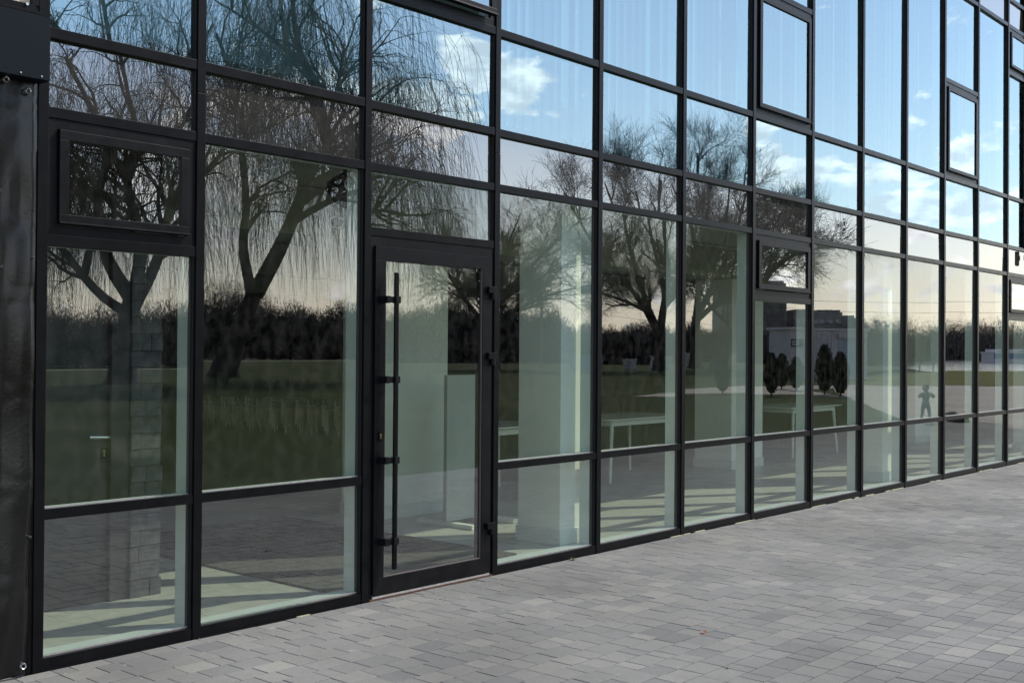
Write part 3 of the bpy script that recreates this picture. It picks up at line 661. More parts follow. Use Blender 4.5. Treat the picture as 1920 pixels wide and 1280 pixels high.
# chairs
def chair_proto():
    t = thing('stacking_chair', 'x', 'chair', (0, 0, 0), 'stacked chairs at the back of the hall')
    s = MB(); n1, n2 = 8, 6; P = []
    for a in range(n1 + 1):
        u = a / n1
        for b in range(n2 + 1):
            w = (b / n2 - .5)
            if u < .5: yv = .22 - u * 2 * .42; zv = .44 + .03 * abs(w) * 2 - .02 * sin(u * 2 * pi)
            else: q = (u - .5) * 2; yv = -.20 - .10 * q - .03 * sin(q * pi); zv = .45 + .36 * q
            P.append((w * (.44 - .05 * max(0, u - .5)), yv + .05 * abs(w * 2) ** 2 * (u > .5), zv))
    s.v = P
    for a in range(n1):
        for b in range(n2): i = a * (n2 + 1) + b; s.f.append((i, i + 1, i + n2 + 2, i + n2 + 1)); s.m.append(0)
    o = s.build('shell', M_chair, t, smooth=True); md = o.modifiers.new('thick', 'SOLIDIFY'); md.thickness = .008
    for sx in (-1, 1):
        for sy in (-1, 1):
            MB().tube([(sx * .20, .18 * sy, .445), (sx * .204, .188 * sy, .0)], [.020, .016], n=8).build('leg', M_chairleg, t)
    return t
C0 = chair_proto()
pos_names = ['first', 'second', 'third', 'fourth', 'fifth', 'sixth', 'seventh']
for s_ in range(7):
    bx_, by_ = 12.75 + s_ * .09, 13.6 - s_ * .62
    for q in range(3):
        lab = '%s chair of the %s stack from the left along the hall wall' % (['lowest', 'middle', 'topmost'][q], pos_names[s_])
        loc = (bx_ - .055 * q, by_ - .012 * q, .055 + .085 * q)
        if s_ == 0 and q == 0: C0.location = loc; C0.rotation_euler.z = radians(90); C0['label'] = lab
        else: copy_tree(C0, loc, radians(90), lab)
# ceiling spot and black bag
sp_ = thing('ceiling_spotlight', 'small white tilted cylinder spotlight under the ceiling, switched off', 'spotlight', (5.36, 1.0, 2.86))
MB().tube([(5.36, 1.0, 2.8575), (5.36, 1.0, 2.60)], .008, n=8).build('stem', M_post, sp_, origin=(5.36, 1, 2.8))
MB().tube([(5.39, 1.03, 2.575), (5.375, 1.015, 2.55), (5.30, .95, 2.46)], [.03, .052, .055], n=20, cap=True).build('lamp_head', M_post, sp_, smooth=False, origin=(5.36, 1, 2.55))
MB().tube([(5.2985, .9485, 2.458), (5.2965, .9465, 2.4555)], [.044, .036], n=20).build('lens', M_gasket, sp_, origin=(5.3, .95, 2.45))
bm = bmesh.new(); bmesh.ops.create_icosphere(bm, subdivisions=4, radius=1)
for v in bm.verts:
    p = v.co.copy(); r = 1 + .16 * math.sin(p.x * 7 + p.z * 5) + .12 * math.sin(p.y * 11 - p.z * 9 + p.x * 3)
    taper = 1 - .62 * max(0, p.z) ** 1.2
    v.co = Vector((p.x * .115 * r * taper + .05 * max(0, p.z), p.y * .085 * r * taper, p.z * .145 + .02 * r))
me = bpy.data.meshes.new('hanging_bag'); bm.to_mesh(me); bm.free(); me.materials.append(M_bag); me.polygons.foreach_set('use_smooth', [True] * len(me.polygons))
hb = bpy.data.objects.new('hanging_bag', me); COL.objects.link(hb); hb.location = (5.23, .8, 2.665); tag(hb, 'crumpled black plastic bag hanging from the ceiling near the second pane', 'bag')
cbm = MB().tube([(5.28, .8, 2.80), (5.27, .8, 2.8595)], .003, n=6).build('cord', M_gasket, hb); cbm.location = (-5.23, -.8, -2.665)

# vertical blinds on the upper floor
vb_names = {3: 'fourth', 4: 'fifth', 5: 'sixth', 6: 'seventh', 7: 'eighth', 8: 'ninth', 9: 'tenth', 10: 'eleventh', 11: 'twelfth', 12: 'thirteenth'}
slat_me = None
for i, nm in vb_names.items():
    t = thing('vertical_blind', 'white vertical blind behind the upper panes of the %s bay from the left' % nm, 'blind', (X[i] + .58, .30, 6.18), 'white vertical blinds upstairs')
    MBX(X[i] + .03, X[i + 1] - .08, .28, .32, 6.15, 6.195).build('rail', M_post, t, origin=(X[i] + .58, .3, 6.18))
    xx = X[i] + (.22 if i == 3 else .06)
    while xx < X[i + 1] - .10:
        if slat_me is None:
            s = MB(); w2 = .061; 
            s.quad((-w2, -.006, -2.96), (0, .004, -2.96), (0, .004, 0), (-w2, -.006, 0)); s.quad((0, .004, -2.96), (w2, -.006, -2.96), (w2, -.006, 0), (0, .004, 0))
            so_ = s.build('slat', M_blind); slat_me = so_.data; bpy.data.objects.remove(so_)
        o = bpy.data.objects.new('slat', slat_me); COL.objects.link(o); o.parent = t; o.location = (xx - (X[i] + .58), 0, -.035); o.rotation_euler.z = radians(random.uniform(8, 26))
        xx += .108

# ================================================================== TREES
AX = Vector((.656, .754, 0)); DP = Vector((.754, -.656, 0))      # across / away directions of the park side
class Tree:
    def __init__(s, base, seed): s.b = Vector(base); s.r = random.Random(seed); s.tr = MB(); s.tips = []; s.tw = []
    def P(s, a, h, d=0): return s.b + AX * a + DP * d + Vector((0, 0, h))
    def limb(s, pts, r0, r1, n=8):
        # Catmull-Rom style resample with wobble
        q = []
        for i in range(len(pts) - 1):
            p0, p1, p2, p3 = pts[max(i - 1, 0)], pts[i], pts[i + 1], pts[min(i + 2, len(pts) - 1)]
            for k in range(4):
                t = k / 4
                q.append(.5 * ((2 * p1) + (p2 - p0) * t + (2 * p0 - 5 * p1 + 4 * p2 - p3) * t * t + (3 * p1 - p0 - 3 * p2 + p3) * t ** 3))
        q.append(pts[-1]); m = len(q)
        rr = [r0 + (r1 - r0) * (i / (m - 1)) ** .8 for i in range(m)]
        s.tr.tube(q, rr, n, cap=False)
        return q, rr
    def grow(s, p, d, length, r, lvl, spec):
        R = s.r; nseg = 5 if lvl < 3 else 4; pts = [p]; dd = d.normalized(); seg = length / nseg
        for k in range(nseg):
            dd = (dd + Vector((R.gauss(0, 1), R.gauss(0, 1), R.gauss(0, 1))) * spec['wob'] + Vector((0, 0, spec['up'][lvl]))).normalized()
            pts.append(pts[-1] + dd * seg)
        rr = [r * (1 - .75 * i / nseg) for i in range(nseg + 1)]
        s.tr.tube(pts, rr, 5 if lvl < 2 else (4 if lvl < 3 else 3), cap=False)
        if lvl >= spec['lv']:
            for k in range(1, nseg + 1): s.tips.append((pts[k], (pts[k] - pts[k - 1]).normalized()))
            return
        nc = spec['nc'][lvl]
        for c_ in range(nc):
            t = R.uniform(.2, 1.0) if c_ else 1.0; f = t * nseg; i = min(int(f), nseg - 1); q = pts[i].lerp(pts[i + 1], f - i)
            ax = (pts[i + 1] - pts[i]).normalized(); perp = ax.orthogonal().normalized(); perp.rotate(Matrix.Rotation(R.uniform(0, 2 * pi), 3, ax))
            nd = ax * cos(spec['ang']) + perp * sin(spec['ang']) * R.uniform(.6, 1.2)
            s.grow(q, nd, length * R.uniform(.45, .7) * (1.05 if c_ == 0 else 1), rr[i] * .6, lvl + 1, spec)
def prisms(Pn, rad):
    """Pn: (n,k,3) polylines -> thin three sided prisms"""
    n, k, _ = Pn.shape
    t = np.gradient(Pn, axis=1); t /= np.linalg.norm(t, axis=2, keepdims=True) + 1e-9
    a = np.cross(t, rng.normal(size=(n, 1, 3))); a /= np.linalg.norm(a, axis=2, keepdims=True) + 1e-9; b = np.cross(t, a)
    rad = np.asarray(rad).reshape(1, k, 1)
    ring = np.stack([Pn + rad * (a * cos(q) + b * sin(q)) for q in (0, 2.094, 4.189)], 2)       # n,k,3,3
    V = ring.reshape(-1, 3); base = (np.arange(n) * k * 3)[:, None, None]
    fs = []
    for i in range(k - 1):
        for j in range(3):
            j2 = (j + 1) % 3; fs.append((i * 3 + j, i * 3 + j2, (i + 1) * 3 + j2, (i + 1) * 3 + j))
    Fc = (base + np.array(fs)[None]).reshape(-1, 4)
    return V, Fc
def twigs(tips, n, length, droop, spread, rad, k=4, minz=None):
    T = np.array([[*p, *d] for p, d in tips]); sel = rng.integers(0, len(T), n); p = T[sel, :3] + rng.normal(0, .12, (n, 3)); d = T[sel, 3:] + rng.normal(0, spread, (n, 3))
    d /= np.linalg.norm(d, axis=1, keepdims=True); Ls = length * rng.uniform(.45, 1.25, (n, 1)); pts = [p]
    for i in range(k):
        d = d + np.array([0, 0, -droop]) + rng.normal(0, .10, (n, 3)); d /= np.linalg.norm(d, axis=1, keepdims=True); p = p + d * Ls / k; pts.append(p)
    A = np.stack(pts, 1)
    if minz is not None:
        lim = minz + rng.uniform(0, 2.4, n) ** 1.3; z0 = A[:, 0, 2]; lo = A[:, :, 2].min(1)
        f = np.clip((z0 - lim) / np.maximum(z0 - lo, .01), .08, 1); A[:, :, 2] = z0[:, None] + (A[:, :, 2] - z0[:, None]) * f[:, None]
    return prisms(A, rad)
def finish(t, name, label, cat, twigmat, nt_, length, droop, spread, rad, k=4, minz=None, group='bare trees in the park', extra=None):
    root = thing(name, label, cat, tuple(t.b), group)
    o = t.tr.build('trunk', M_bark, root, smooth=True, origin=tuple(t.b))
    V, Fc = twigs(t.tips, nt_, length, droop, spread, rad, k, minz)
    np_mesh('crown', V, Fc, twigmat, root, origin=tuple(t.b))
    return root
Wspec = dict(wob=.15, up=[.10, .05, -.10, -.25, -.4], lv=3, nc=[5, 5, 4, 0], ang=.75)
Nspec = dict(wob=.12, up=[.10, .08, .05, .03, .0], lv=3, nc=[6, 6, 5, 0], ang=.6)
def willow(base, seed, trunk, limbs, r0, label, nt_=15000, ln=5.0, sub=(4.3, 2.6), crown_n=6, name='willow_tree'):
    t = Tree(base, seed); R = t.r
    q, rr = t.limb([t.P(*p) for p in trunk], r0, r0 * .62, 12)
    # root flare
    t.tr.tube([t.P(0, -.1), t.P(.02, .25), t.P(.05, .8)], [r0 * 1.55, r0 * 1.2, r0 * .98], 12, cap=False)
    for (pts, ra, rb) in limbs:
        q, rr = t.limb([t.P(*p) for p in pts], ra, rb, 8)
        m = len(q)
        for k in range(crown_n + len(pts) * 2):
            i = int(R.uniform(.25, 1.0) * (m - 1)); i = min(i, m - 2)
            ax = (q[i + 1] - q[i]).normalized(); perp = ax.orthogonal().normalized(); perp.rotate(Matrix.Rotation(R.uniform(0, 2 * pi), 3, ax))
            t.grow(q[i], ax * .7 + perp * .9 + Vector((0, 0, .25)), R.uniform(*sub[::-1]), rr[i] * .55 + .02, 1, Wspec)
    print(name, 'tips', len(t.tips))
    return finish(t, name, label, 'tree', M_twigW, nt_, ln, 1.15, .5, [.0095, .0085, .0075, .006, .0045], 4, minz=2.0)
willow((29.5, -46.0, 0), 21,
       [(0, 0), (.3, 1.8), (.3, 3.2), (.5, 4.2)],
       [([(.5, 4.1), (-.5, 5.6), (-1.0, 7.0), (-1.3, 9, .5), (-1.1, 11.2, 1), (-2.2, 14.5, 1), (-3.5, 17.5, .5)], .42, .10),
        ([(.5, 4.1), (.85, 6.2), (.7, 7.8), (.3, 9.4), (1.0, 11.8, -1), (.3, 14.5, -1), (-.6, 18.5, -.5)], .38, .09),
        ([(.45, 3.6), (1.5, 5.6), (2.2, 7.6), (3.2, 9.3), (4.6, 10.4, 1), (6.3, 13, 1)], .36, .08),
        ([(.3, 3.4), (-1.2, 4.6, -.5), (-3.0, 7.0, -1), (-5.0, 9.5, -1.5), (-6.5, 12.5, -2)], .28, .07),
        ([(1.0, 11.8, -1), (2.6, 14, 0), (4.0, 17.5, 1)], .17, .05)], .66,
       'huge old willow with several upright trunks reflected in the first bay', nt_=4300)
willow((33.8, -42.6, 0), 22,
       [(0, 0), (.5, 1.6), (1.1, 3.2), (1.5, 4.2)],
       [([(1.4, 3.9), (.9, 6.4), (.9, 8.6, .5), (.6, 11.5, .5), (.0, 14, 0), (-1.2, 17, 0)], .30, .08),
        ([(1.5, 4.1), (2.6, 6.2), (3.6, 8.6), (4.3, 11.0, .5), (4.4, 13.2, .5), (3.2, 15.5, 0), (2.6, 18.5, 0), (2.9, 21, 0)], .46, .08),
        ([(3.6, 8.6), (5.2, 10.4, 1), (5.9, 12.2, 1.5), (6.4, 12.6, 1)], .26, .05),
        ([(3.1, 7.6), (5.2, 8.6, -1), (7.2, 9.2, -1.4), (8.9, 9.0, -1)], .24, .05),
        ([(3.2, 15.5, 0), (1.0, 17.3, .5), (-1.0, 18.7, 1)], .16, .05),
        ([(4.4, 12.6, .5), (5.0, 15.0, 0), (5.2, 16.6, 0)], .16, .05)], .62,
       'great leaning willow with drooping twigs reflected in the second and third bays', nt_=4600)
willow((22.0, -49.5, 0), 23, [(0, 0), (-.2, 2), (.2, 4)],
       [([(.2, 4), (-1.5, 7), (-2.8, 11), (-4, 15)], .34, .08), ([(.2, 4), (1.2, 8), (1.8, 12), (1.2, 17)], .34, .08), ([(.2, 3.6), (2.6, 6), (4.8, 9.5), (6, 13)], .26, .06)], .55,
       'willow standing furthest left, its twigs hanging close to the lawn', nt_=2600)

def bare(base, seed, trunk, limbs, r0, label, nt_=14000, ln=1.3, name='bare_tree', nper=7, blen=(2.2, 4.6), rad=(.016, .013, .010, .007), droop=-.02, spread=.5, mt=None):
    t = Tree(base, seed); R = t.r
    t.limb([t.P(*p) for p in trunk], r0, r0 * .75, 12)
    t.tr.tube([t.P(0, -.1), t.P(.0, .25), t.P(0, .9)], [r0 * 1.7, r0 * 1.25, r0 * .98], 12, cap=False)
    for (pts, ra, rb) in limbs:
        q, rr = t.limb([t.P(*p) for p in pts], ra, rb, 8); m = len(q)
        for k in range(nper + len(pts)):
            i = min(int(R.uniform(.2, 1.0) * (m - 1)), m - 2)
            ax = (q[i + 1] - q[i]).normalized(); perp = ax.orthogonal().normalized(); perp.rotate(Matrix.Rotation(R.uniform(0, 2 * pi), 3, ax))
            t.grow(q[i], ax * 1.0 + perp * .75, R.uniform(*blen), rr[i] * .55 + .02, 1, Nspec)
    print(name, 'tips', len(t.tips))
    return finish(t, name, label, 'tree', mt or M_twig, nt_, ln, droop, spread, list(rad), 3)
bare((83.6, -50.8, 0), 31, [(0, 0), (0, 1.6), (.1, 3.4)],
     [([(0, 3.0), (-1.2, 5.2), (-2.6, 7.2), (-4.4, 9.2), (-7.4, 10.8, 1)], .36, .07), ([(0, 3.3), (.4, 6), (.7, 9), (.3, 13), (.6, 17.5)], .42, .08),
      ([(0, 3.3), (-1.6, 7), (-2.6, 11, 1), (-3.4, 15, 1), (-4.2, 17.5, 1)], .30, .06), ([(.4, 5.6), (2.6, 8.4), (4, 12, -1), (4.8, 17, -1)], .30, .06),
      ([(-2.6, 7.2), (-5.2, 10, -1), (-7.4, 13.5, -1), (-8.2, 15, -1)], .22, .05), ([(.5, 7), (-1, 11.5, -2), (-1.8, 16, -2.5)], .24, .05),
      ([(-1.2, 5.2), (-4, 6.4, 0), (-7, 7.2, 1), (-8.6, 7.6, 1)], .18, .04)], .52,
     'large rounded bare tree reflected in the fifth bay', nt_=12000, nper=5, ln=1.4, blen=(2.0, 3.5), rad=(.010, .009, .0075, .006))
bare((87.6, -49.4, 0), 32, [(0, 0), (-.1, 2.5), (.0, 4.6)],
     [([(0, 4.4), (1.8, 8.0), (3.6, 12), (4.8, 16.4)], .36, .07), ([(0, 4.4), (.2, 9), (-.8, 14), (-1.0, 18.8)], .38, .07), ([(0, 4.2), (2.8, 6.6), (5.4, 8.4), (7.6, 9.0, 0)], .30, .05),
      ([(1.8, 8), (5, 11, 1), (7.2, 13.2, 1)], .24, .05), ([(.1, 7), (2.2, 12, -2), (3, 17.6, -2)], .26, .05), ([(3.6, 9), (6.6, 11, -1), (8.6, 11.6, -1)], .18, .04)], .52,
     'large bare tree just right of its twin, reflected in the sixth bay', nt_=12000, nper=5, ln=1.4, blen=(2.0, 3.5), rad=(.010, .009, .0075, .006))
bare((73.2, -38.5, 0), 33, [(0, 0), (.7, 2.2), (1.9, 4.2)],
     [([(1.7, 4), (3.4, 6.6), (4.6, 8.2), (6.6, 9.2)], .34, .06), ([(1.7, 4), (1.8, 6.4), (1.3, 8.6), (.6, 10.4)], .30, .06), ([(1.2, 3), (-.6, 4.8), (-1.6, 6.4)], .2, .05)], .58,
     'thick leaning dark tree behind the small conifers', nt_=9000, nper=6, blen=(1.6, 3.0))
bare((70.1, -58.8, 0), 34, [(0, 0), (-.2, 2), (-.2, 4)],
     [([(-.2, 3.6), (2.0, 6.6), (5.2, 10.2), (8.4, 13)], .24, .05), ([(-.2, 3.4), (2.8, 5.2), (6.4, 6.6), (9.6, 7.2)], .22, .04), ([(-.2, 4), (.8, 8), (2.8, 13)], .24, .05), ([(-.2, 4), (-3, 8), (-5, 12)], .24, .05), ([(2, 6.6), (5, 8), (9, 10)], .16, .04)], .4,
     'fan shaped shrubby bare tree reflected right of the door', nt_=5500, nper=4, ln=1.5)
bare((74.5, -61.5, 0), 35, [(0, 0), (0, 2), (.2, 3.4)],
     [([(.2, 3.2), (1.8, 5.6), (3.0, 8)], .16, .04), ([(.2, 3.2), (-1.2, 6), (-1.8, 9)], .16, .04), ([(.2, 3.4), (.4, 7), (.2, 10)], .16, .04)], .24,
     'small slim bare tree between the fan shaped tree and the round tree', nt_=5000, nper=5, blen=(1.2, 2.4))
for (bx_, sd2, h_, lb_) in [((150, -60, 0), 41, 1, 'slender bare tree beyond the river, reflected in the ninth bay'), ((165, -63, 0), 42, .8, 'low bare tree beyond the river, right of the slender one')]:
    bare(bx_, sd2, [(0, 0), (0, 1.2), (.1, 2.1)], [([(.1, 2.0), (-.7, 3.6 * h_), (-1.1, 5.0 * h_)], .10, .03), ([(.1, 2.0), (.6, 3.6 * h_), (1.1, 5.2 * h_)], .10, .03), ([(.1, 2.0), (.1, 4 * h_), (.2, 6.2 * h_)], .10, .03)], .16, lb_, nt_=700, ln=.7, nper=3, blen=(.5, 1.1), rad=(.022, .018, .014, .010))

# distant wood: one mass
def wood_line(pts, n, hfun, depth, name, label_kind='stuff'):
    P = np.array(pts, float); seg = np.linalg.norm(np.diff(P, axis=0), axis=1); cum = np.concatenate([[0], np.cumsum(seg)]); t = rng.uniform(0, cum[-1], n)
    x = np.interp(t, cum, P[:, 0]); y = np.interp(t, cum, P[:, 1]); h = hfun(t / cum[-1]) * rng.uniform(.72, 1.0, n) * (1 + .12 * np.sin(t * .9) + .08 * np.sin(t * 2.3))
    dvec = rng.uniform(0, depth, n); x = x + dvec * DP.x; y = y + dvec * DP.y
    V = []; Fs = []
    m = 80
    ang = rng.uniform(0, 2 * pi, (n, m)); rad = rng.uniform(0, 1, (n, m)) ** .5 * (h[:, None] * .34)
    zz = h[:, None] * rng.uniform(0.0, 1, (n, m)) ** .85; wf = (.45 - .39 * np.clip(zz / h[:, None], 0, 1) ** .7)[..., None]; rad *= np.sqrt(np.clip(1 - (zz / h[:, None] * 1.0) ** 2.2, .03, 1))
    cx_ = x[:, None] + rad * np.cos(ang); cyy = y[:, None] + rad * np.sin(ang)
    s = rng.uniform(.6, 1.3, (n, m)) * (.55 - .22 * np.clip(zz / h[:, None], 0, 1) ** .8); up = rng.normal(0, 1, (n, m, 3)); up[..., 2] += 1.6; up /= np.linalg.norm(up, axis=2, keepdims=True)
    sd2 = np.cross(up, rng.normal(0, 1, (n, m, 3))); sd2 /= np.linalg.norm(sd2, axis=2, keepdims=True)
    c3 = np.stack([cx_, cyy, zz], 2); s3 = s[..., None]
    v = np.stack([c3 - sd2 * s3 * wf, c3 + sd2 * s3 * wf, c3 + up * s3 * 1.5 + sd2 * s3 * wf * .2, c3 + up * s3 * 1.5 - sd2 * s3 * wf * .5], 2).reshape(-1, 3)
    f = np.arange(len(v)).reshape(-1, 4)
    # stems
    st = np.stack([np.stack([x, y, np.zeros(n)], 1), np.stack([x + rng.normal(0, .3, n), y, h * .3], 1), np.stack([x + rng.normal(0, .5, n), y, h * .6], 1)], 1)
    V2, F2 = prisms(st, [.12, .08, .03])
    Vall = np.concatenate([v, V2]); Fall = np.concatenate([f, F2 + len(v)])
    o = np_mesh(name, Vall, Fall, M_wood); o['kind'] = 'stuff'; return o
wood_line([(38, -120), (60, -118), (86, -104), (112, -92), (128, -82)], 2600, lambda u: 7.4 + 1.1 * np.sin(u * 19) + .7 * np.sin(u * 47) - 2.0 * (u > .92), 22, 'distant_wood')
wood_line([(-60, -150), (-10, -140), (28, -128)], 900, lambda u: 4.4 + .7 * np.sin(u * 30), 20, 'distant_wood')
wood_line([(124, -80), (140, -74), (152, -62), (160, -58)], 900, lambda u: 5.2 - 2.0 * u, 10, 'distant_wood')
wood_line([(205, -84), (250, -82), (300, -78), (420, -60), (520, -30)], 2600, lambda u: 8.0 + 3.5 * np.clip(u * 1.4, 0, 1) + 1.3 * np.sin(u * 33), 40, 'distant_wood')

# ---- conifers on the lawn
def thuja(loc, h, w, label, seed, proto=None):
    r = np.random.default_rng(seed); t = thing('conifer', label, 'conifer', loc, 'small conical conifers on the lawn')
    MB().tube([(loc[0], loc[1], -.02), (loc[0], loc[1], h * .8)], [.035, .01], n=8).build('trunk', M_bark, t, origin=loc)
    w *= .66; h *= .90; n = 4200; u = r.uniform(0, 1, n) ** .8; rad = w * .5 * np.clip(np.sin((.06 + .90 * u) ** .92 * pi), .02, 1) ** .75 * r.uniform(.25, 1.32, n); a = r.uniform(0, 2 * pi, n)
    rad *= 1 + .14 * np.sin(a * 5 + u * 14)
    c = np.stack([loc[0] + rad * np.cos(a), loc[1] + rad * np.sin(a), .10 + u * (h - .1)], 1)
    up = np.stack([np.cos(a) * .35, np.sin(a) * .35, np.ones(n)], 1) + r.normal(0, .25, (n, 3)); up /= np.linalg.norm(up, axis=1, keepdims=True)
    sd2 = np.cross(up, r.normal(0, 1, (n, 3))); sd2 /= np.linalg.norm(sd2, axis=1, keepdims=True); s = r.uniform(.035, .10, (n, 1))
    v = np.stack([c - sd2 * s * .35, c + sd2 * s * .35, c + up * s * 1.6], 1).reshape(-1, 3)
    np_mesh('foliage', v, np.arange(len(v)).reshape(-1, 3), M_thuja, t, origin=loc); return t
thuja((37.5, -14.76, 0), 1.62, .62, 'dark green cone shaped conifer furthest left by the pale path', 51)
thuja((45.0, -18.3, 0), 1.60, .72, 'dark conifer left of the grey kiosk corner', 52)
thuja((43.6, -16.9, 0), 1.45, .66, 'dark conifer partly behind the seventh bay post', 53)
thuja((41.3, -14.4, 0), 2.05, .80, 'tallest dark conifer in front of the grey kiosk', 54)
thuja((39.9, -13.1, 0), 1.72, .70, 'dark conifer in front of the kiosk roller shutter', 55)
thuja((36.2, -16.1, 0), 1.35, .55, 'faint small conifer below the leaning dark tree', 56)
thuja((34.6, -4.6, 0), 1.25, .42, 'narrow young conifer near the far right edge', 57)

# ---- kiosk
kl = Vector((66.0, -27.0, 0)); kz = math.atan2(AX.y, AX.x) - radians(14)
ki = thing('kiosk', 'grey metal kiosk with a blue-grey roller shutter and small sign', 'kiosk', kl, rz=kz)
def kp(mb, name, m, bevel=0): o = mb.build(name, m, None, bevel=bevel); o.parent = ki; return o
kp(MBX(-2.5, 2.5, -1.4, 1.4, 0, 2.95), 'wall', M_kiosk); kp(MBX(-2.62, 2.62, -1.52, 1.52, 2.952, 3.12), 'roof', M_kiosk, .02)
# the face that looks at the facade is local +y
for k_ in range(9): kp(MBX(-1.45 + k_ * .24, -1.33 + k_ * .24, 1.402, 1.44, .05, 2.8), 'panel_rib', M_kiosk)
shf = MB(); 
for k_ in range(26): shf.box(.95, 2.35, 1.402, 1.43 + .014 * (k_ % 2), .25 + k_ * .088, .25 + k_ * .088 + .086)
kp(shf, 'roller_shutter', M_shut); kp(MBX(.88, 2.42, 1.402, 1.60, 2.545, 2.78), 'shutter_box', M_kiosk)
sgp = kp(MBX(-2.46, -1.72, 1.402, 1.47, 1.95, 2.40), 'sign', M_gasket); kp(MBX(-2.42, -1.98, 1.472, 1.476, 2.02, 2.33), 'sign_face', M_signw)
for q in range(3): 
    mk = MB(); mk.quad((-2.36 + q * .12, 1.478, 2.08), (-2.32 + q * .12, 1.478, 2.08), (-2.28 + q * .12, 1.478, 2.26), (-2.32 + q * .12, 1.478, 2.26)); kp(mk, 'sign_mark', M_gasket)
# ---- far buildings
def block(loc, w, d, h, m, label, nx_, nf, wm, group=None, rz=None, ww=1.4, hh=1.3):
    t = thing('apartment_building', label, 'building', loc, group, rz=math.atan2(AX.y, AX.x) + (rz or 0))
    o = MBX(-w / 2, w / 2, -d / 2, d / 2, 0, h).build('wall', m); o.parent = t
    o = MBX(-w / 2 + .5, w / 2 - .5, -d / 2 + .5, d / 2 - .5, h + .002, h + .7).build('roof', m); o.parent = t
    w1 = MBX(-ww / 2, ww / 2, 0, .12, 0, hh).build('window', wm); me_ = w1.data; bpy.data.objects.remove(w1)
    fh = (h - 2) / nf
    for a in range(nx_):
        for b in range(nf):
            o = bpy.data.objects.new('window', me_); COL.objects.link(o); o.parent = t; o.location = ((a + .5) / nx_ * w - w / 2, d / 2 + .002, 1.6 + b * fh)
    return t
block((311, -170, 0), 20.7, 14, 23.0, M_tower, 'tall dark apartment tower reflected left of the window bay', 6, 8, M_winD)
block((322.6, -157.2, 0), 9.0, 12, 14.0, M_flat, 'pale low apartment block joined beside the tower', 4, 4, M_winF)
block((327.5, -151.3, 0), 7.5, 12, 14.2, M_flat, 'narrow grey apartment block furthest right of the group', 3, 4, M_winF)
block((331.4, -146.8, 0), 4.5, 10, 12.6, M_flat, 'lowest grey block at the right end of the row of flats', 2, 4, M_winF)
hb1 = block((30.5, -118, 0), 9, 6, 3.2, M_kiosk, 'long low pale house beyond the lawn, seen left of the first willow', 5, 1, M_winF, ww=1.0, hh=.9)
hb2 = block((42, -110, 0), 6, 6, 2.9, M_shut, 'short blue-grey house beyond the lawn, right of the long pale house', 3, 1, M_winF, ww=.9, hh=.8)
bl = block((212, -57, 0), 14, 5, 1.7, M_kiosk, 'long blue and grey shed with a white roof edge beyond the river', 5, 1, M_winD, ww=1.2, hh=.5)
o = MBX(-7.02, 7.02, 2.502, 2.56, .75, 1.65).build('cladding', M_blue); o.parent = bl; o = MBX(-7.2, 7.2, -2.7, 2.7, 1.701, 1.95).build('roof_edge', M_signw); o.parent = bl
# boxes and stall beyond the lawn
def crate(loc, w, h, m, label):
    t = thing('market_stall', label, 'stall', loc, 'low stalls along the far edge of the lawn', rz=math.atan2(AX.y, AX.x))
    o = MBX(-w / 2, w / 2, -.8, .8, 0, h).build('body', m, None, bevel=.02); o.parent = t; o = MBX(-w / 2 - .08, w / 2 + .08, -.9, .9, h + .002, h + .08).build('lid', m); o.parent = t
crate((80, -56, 0), 2.6, 1.15, M_blue, 'long blue stall at the lawn edge left of the round tree')
crate((84.5, -54.6, 0), 1.0, .9, M_signw, 'small white box just left of the round tree trunk')
crate((89.2, -54.4, 0), 1.8, 1.2, M_signw, 'wide white stall right of the round tree trunk')
crate((92.6, -52.8, 0), 1.2, 1.2, M_signw, 'white stall right of the twin tree trunk')
crate((95.8, -51.2, 0), 1.7, 1.25, noisy('tan_panel', (.42, .33, .25), (.48, .38, .3), 2), 'tan stall right of the white stalls')
# jetty
jt = thing('jetty', 'small brown timber jetty on posts at the river bank', 'jetty', (108, -36.5, 0), rz=math.atan2(AX.y, AX.x))
o = MBX(-2.2, 2.2, -.8, .8, .55, .66).build('deck', noisy('brown_timber', (.10, .05, .03), (.16, .08, .05), 3)); o.parent = jt
for q in range(4):
    o = MBX(-2.0 + q * 1.3, -1.88 + q * 1.3, .68, .8, -.3, 1.1).build('post', M_bark); o.parent = jt
# power line
pw = thing('power_line', 'three thin power cables crossing the sky between concrete poles', 'power line', (24, -36, 0))
p1, p2 = Vector((24, -36, 0)), Vector((96, 9, 0))
p1 = Vector((84.6, -64.9, 0)); p2 = Vector((96, 22, 0)); pw.location = p1
for pp in (p1, p2):
    MB().tube([pp, pp + Vector((0, 0, 9.2))], [.16, .10], n=10).build('pole', M_pole, pw, origin=tuple(pp))
for z, dx in ((8.9, 0), (8.1, .2), (7.0, -.2), (6.0, .1)):
    pts = [p1.lerp(p2, q / 40) + Vector((dx, 0, z - 6.2 * (1 - (2 * q / 40 - 1) ** 2) * .55)) for q in range(41)]
    MB().tube(pts, .012, n=4, cap=False).build('cable', M_wire, pw, origin=tuple(p1))

